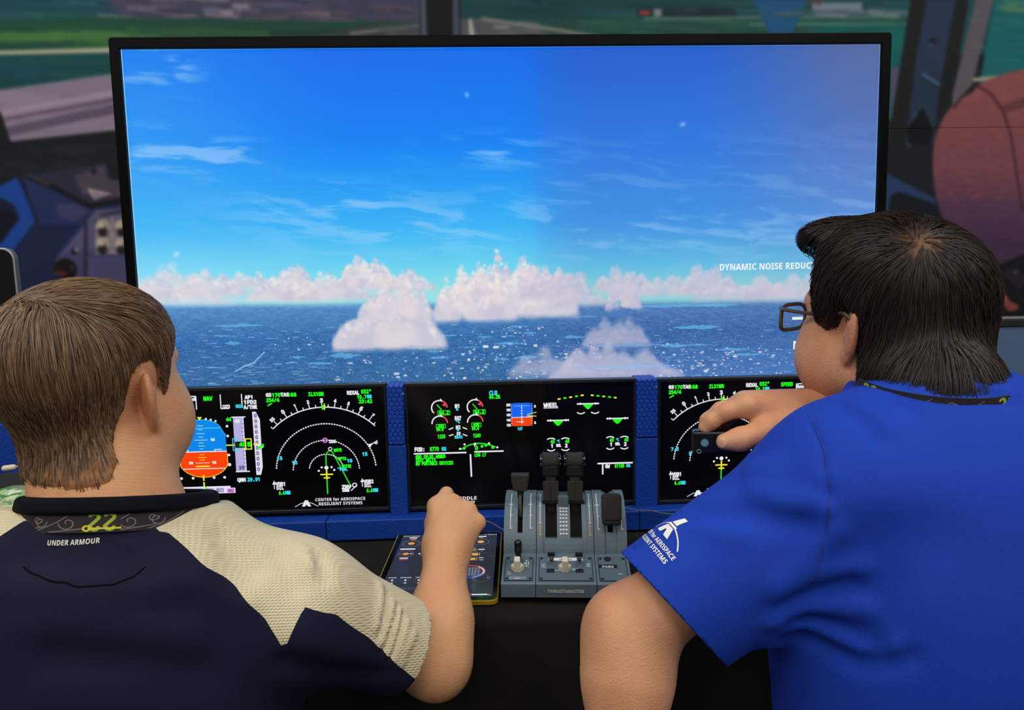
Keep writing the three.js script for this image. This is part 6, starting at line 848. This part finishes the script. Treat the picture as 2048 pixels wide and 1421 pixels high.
// ---------- lanyards ----------
function lanyard(cf, ax, az, y, h, o, label, t0, t1, drop) {
  const [c, g] = canvas(2048, 96); g.fillStyle = '#231b1d'; g.fillRect(0, 0, 2048, 96); g.strokeStyle = '#8f8580'; g.lineWidth = 3.2; g.lineCap = 'round';
  const curl = (x, y, r, k) => { g.beginPath(); for (let i = 0; i < 40; i++) { const a = i * 0.17, q = r * (1 - i / 46); g[i ? 'lineTo' : 'moveTo'](x + k * q * Math.cos(a), y + q * Math.sin(a)); } g.stroke(); };
  g.lineWidth = 3.6; for (let x = 60; x < 2048; x += 205) { curl(x, 44, 30, 1); curl(x + 110, 50, 34, -1); curl(x + 190, 34, 22, 1); g.beginPath(); g.moveTo(x - 30, 88); g.quadraticCurveTo(x + 60, 60, x + 110, 16); g.moveTo(x + 40, 90); g.quadraticCurveTo(x + 120, 84, x + 200, 70); g.stroke(); }
  const mark = (x) => { g.fillStyle = '#231b1d'; g.fillRect(x - 62, 0, 124, 96); g.strokeStyle = '#a8b834'; g.lineWidth = 13; for (const k of [-24, 26]) { g.beginPath(); g.arc(x + k, 26, 15, -2.6, 0.9); g.lineTo(x + k - 14, 66); g.arc(x + k + 2, 72, 12, 2.6, 0, true); g.stroke(); } g.strokeStyle = '#d8cf3a'; g.lineWidth = 8; g.beginPath(); g.moveTo(x - 40, 76); g.lineTo(x + 62, 78); g.stroke(); g.beginPath(); g.arc(x - 48, 76, 11, 0, 7); g.stroke(); };
  mark(1105); mark(500); mark(1900); g.translate(160, 0); g.fillStyle = '#231b1d'; g.fillRect(1240, 0, 190, 96); g.strokeStyle = '#c9b24a'; g.lineWidth = 4; for (let i = 0; i < 5; i++) { g.beginPath(); g.moveTo(1250 + i * 6, 12 + i * 18); g.lineTo(1300 + i * 8, 12 + i * 18); g.lineTo(1330, 24 + i * 14); g.lineTo(1370, 24 + i * 14); g.stroke(); } g.strokeStyle = '#9aa88a'; g.lineWidth = 18; g.beginPath(); g.moveTo(1400, 0); g.lineTo(1424, 96); g.stroke(); g.translate(-160, 0);
  const n = 90, p = [], u = [], ix = [], pt = (th, k) => { const a = Math.abs(th), extra = a > 1.75 ? (a - 1.75) * drop : 0; return cf.to([ax * Math.sin(th), y - k * h - extra, (az * Math.cos(th)) - (a > 1.75 ? (a - 1.75) * 0.02 : 0)]); };
  for (let i = 0; i <= n; i++) { const th = lerp(t0, t1, i / n); for (let k = 0; k < 2; k++) for (const out of [0, 1]) { const q = pt(th, k), w = nrm3(sub3(pt(th, 0.5), cf.to([0, y, 0]))); p.push(...sub3(add3(q, w, out * 0.0012), o)); u.push(i / n, 1 - k); } if (i < n) { const a = i * 4; for (const [x, y2] of [[1, 3], [3, 2], [2, 0], [0, 1]]) ix.push(a + x, a + y2, a + 4 + x, a + y2, a + 4 + y2, a + 4 + x); } }
  const q = new THREE.BufferGeometry(); q.setAttribute('position', new THREE.Float32BufferAttribute(p, 3)); q.setAttribute('uv', new THREE.Float32BufferAttribute(u, 2)); q.setIndex(ix); const gg = q.toNonIndexed(); gg.computeVertexNormals();
  const m = obj('lanyard', gg, new THREE.MeshPhysicalMaterial({ map: tex(c), roughness: 0.7, side: THREE.DoubleSide })); m.position.set(...o); return tag(m, label, 'lanyard');
}
lanyard(left.cf, 0.092, 0.09, 0.004, 0.0195, left.cf.o, 'dark brown lanyard with pale scrolls and a yellow emblem under the navy collar', -2.9, 2.9, 0.12);
lanyard(rightMan.cf, 0.08, 0.08, 0.01, 0.0195, rightMan.cf.o, 'dark patterned lanyard round the neck of the man in blue, under his hair', -2.9, 2.9, 0.1);

// ---------- things at the left edge ----------
{
  const t = base('upright_monitor', 'black upright screen with rounded corners and a silver edge, left of the television', 'monitor', [-1.0925, 1.07, -0.066]), sh = (w, h, r) => { const s = new THREE.Shape(), x = w / 2, y = h / 2; s.moveTo(-x + r, -y); s.lineTo(x - r, -y); s.absarc(x - r, -y + r, r, -Math.PI / 2, 0); s.lineTo(x, y - r); s.absarc(x - r, y - r, r, 0, Math.PI / 2); s.lineTo(-x + r, y); s.absarc(-x + r, y - r, r, Math.PI / 2, Math.PI); s.lineTo(-x, -y + r); s.absarc(-x + r, -y + r, r, Math.PI, Math.PI * 1.5); return s; };
  const g = new THREE.ExtrudeGeometry(sh(0.26, 0.508, 0.022), { depth: 0.012, bevelEnabled: true, bevelSize: 0.001, bevelThickness: 0.001, bevelSegments: 2 }); g.translate(0, 0, -0.014); lab(obj('case', g, std('#c3cad3', 0.3, { metalness: 0.7 }), t), 'silver metal case');
  const gl = new THREE.ExtrudeGeometry(sh(0.255, 0.503, 0.0195), { depth: 0.001, bevelEnabled: false }); gl.translate(0, 0, -0.0005); obj('screen', gl, std('#020308', 0.15), t);
  obj('stand', [box(0.09, 0.3, 0.01, 0, -0.128, -0.03, 0.002), box(0.14, 0.008, 0.1, 0, -0.276, -0.03, 0.002), box(0.06, 0.06, 0.014, 0, -0.02, -0.021, 0.002)], std('#9aa0a8', 0.4, { metalness: 0.7 }), t);
}
{
  const c = [-0.8222, 0.942, 0.2403], t = base('storage_box', 'low black box standing on the table behind the light-haired man', 'box', [c[0] - 0.05, TABLE + 0.001, c[2] - 0.025], 0.3);
  obj('box_body', new RoundedBoxGeometry(0.22, 0.138, 0.1, 3, 0.004).translate(0, 0.07, 0), std('#171513', 0.75), t); obj('lid', new RoundedBoxGeometry(0.224, 0.012, 0.104, 3, 0.003).translate(0, 0.145, 0), std('#211e1b', 0.7), t);
  const b = [-0.8786, 0.947, 0.1483], q = base('plug', 'small cream rounded plug lying on the black box at the left edge', 'plug', [b[0], 0.9415, b[2]], 0.5); const e = new THREE.CapsuleGeometry(0.0052, 0.012, 6, 16); e.rotateZ(Math.PI / 2); e.translate(0, 0.0052, 0); obj('plug_body', e, std('#d9cdb2', 0.5), q); obj('pin', cyl(0.0018, 0.0018, 0.006, 0.0135, 0.0052, 0, 'x', 10), std('#b9b9b9', 0.3, { metalness: 0.9 }), q);
}
{
  const c = [-0.7743, 0.9208, 0.3634], f0 = blend(0.03, ell([c[0], 0.872, c[2]], [0.085, 0.085, 0.07]), ell([c[0] + 0.03, 0.925, c[2] - 0.01], [0.05, 0.048, 0.045]), ell([c[0] - 0.05, 0.9, c[2]], [0.06, 0.06, 0.05]), ell([c[0] + 0.045, 0.86, c[2] + 0.02], [0.045, 0.06, 0.05])), f = (x, y, z) => Math.max(f0(x, y, z) - 0.006 * (fbm(x * 30 + z * 20, y * 30, 3) - 0.5), 0.7915 - y);
  const [cv, g] = canvas(512, 512); g.fillStyle = '#7fae6a'; g.fillRect(0, 0, 512, 512); reseed(77); for (let i = 0; i < 420; i++) { g.fillStyle = ['#2f6b34', '#c9d8b0', '#8fc07a', '#4a8a48', '#b3b39a', '#6d7a5c', '#e0e6d0'][Math.floor(rnd() * 7)]; g.globalAlpha = 0.75; g.beginPath(); const x = rnd() * 512, y = rnd() * 512, r = 6 + rnd() * 22; for (let k = 0; k < 9; k++) { const a = k / 9 * 6.28, q = r * (0.5 + rnd()); g[k ? 'lineTo' : 'moveTo'](x + q * Math.cos(a) * 1.4, y + q * Math.sin(a)); } g.fill(); } g.globalAlpha = 1; const cm = tex(cv); cm.wrapS = cm.wrapT = THREE.RepeatWrapping;
  const t = base('cloth_bag', 'soft bag in green camouflage cloth beside the black box, left edge', 'bag', [c[0], TABLE + 0.001, c[2]]), o = [c[0], TABLE + 0.001, c[2]];
  obj('bag_body', localised(meshOf(f, [c[0] - 0.16, 0.78, c[2] - 0.12], [c[0] + 0.14, 1.0, c[2] + 0.12], 0.005, 6), o), new THREE.MeshPhysicalMaterial({ map: cm, roughness: 0.9 }), t);
  obj('strap', tube([[-0.06, 0.14, 0.05], [0, 0.165, 0.062], [0.05, 0.12, 0.07], [0.07, 0.06, 0.07]], 0.005, 20, 8), std('#c9b998', 0.8), t);
}

renderer.render(scene, camera);
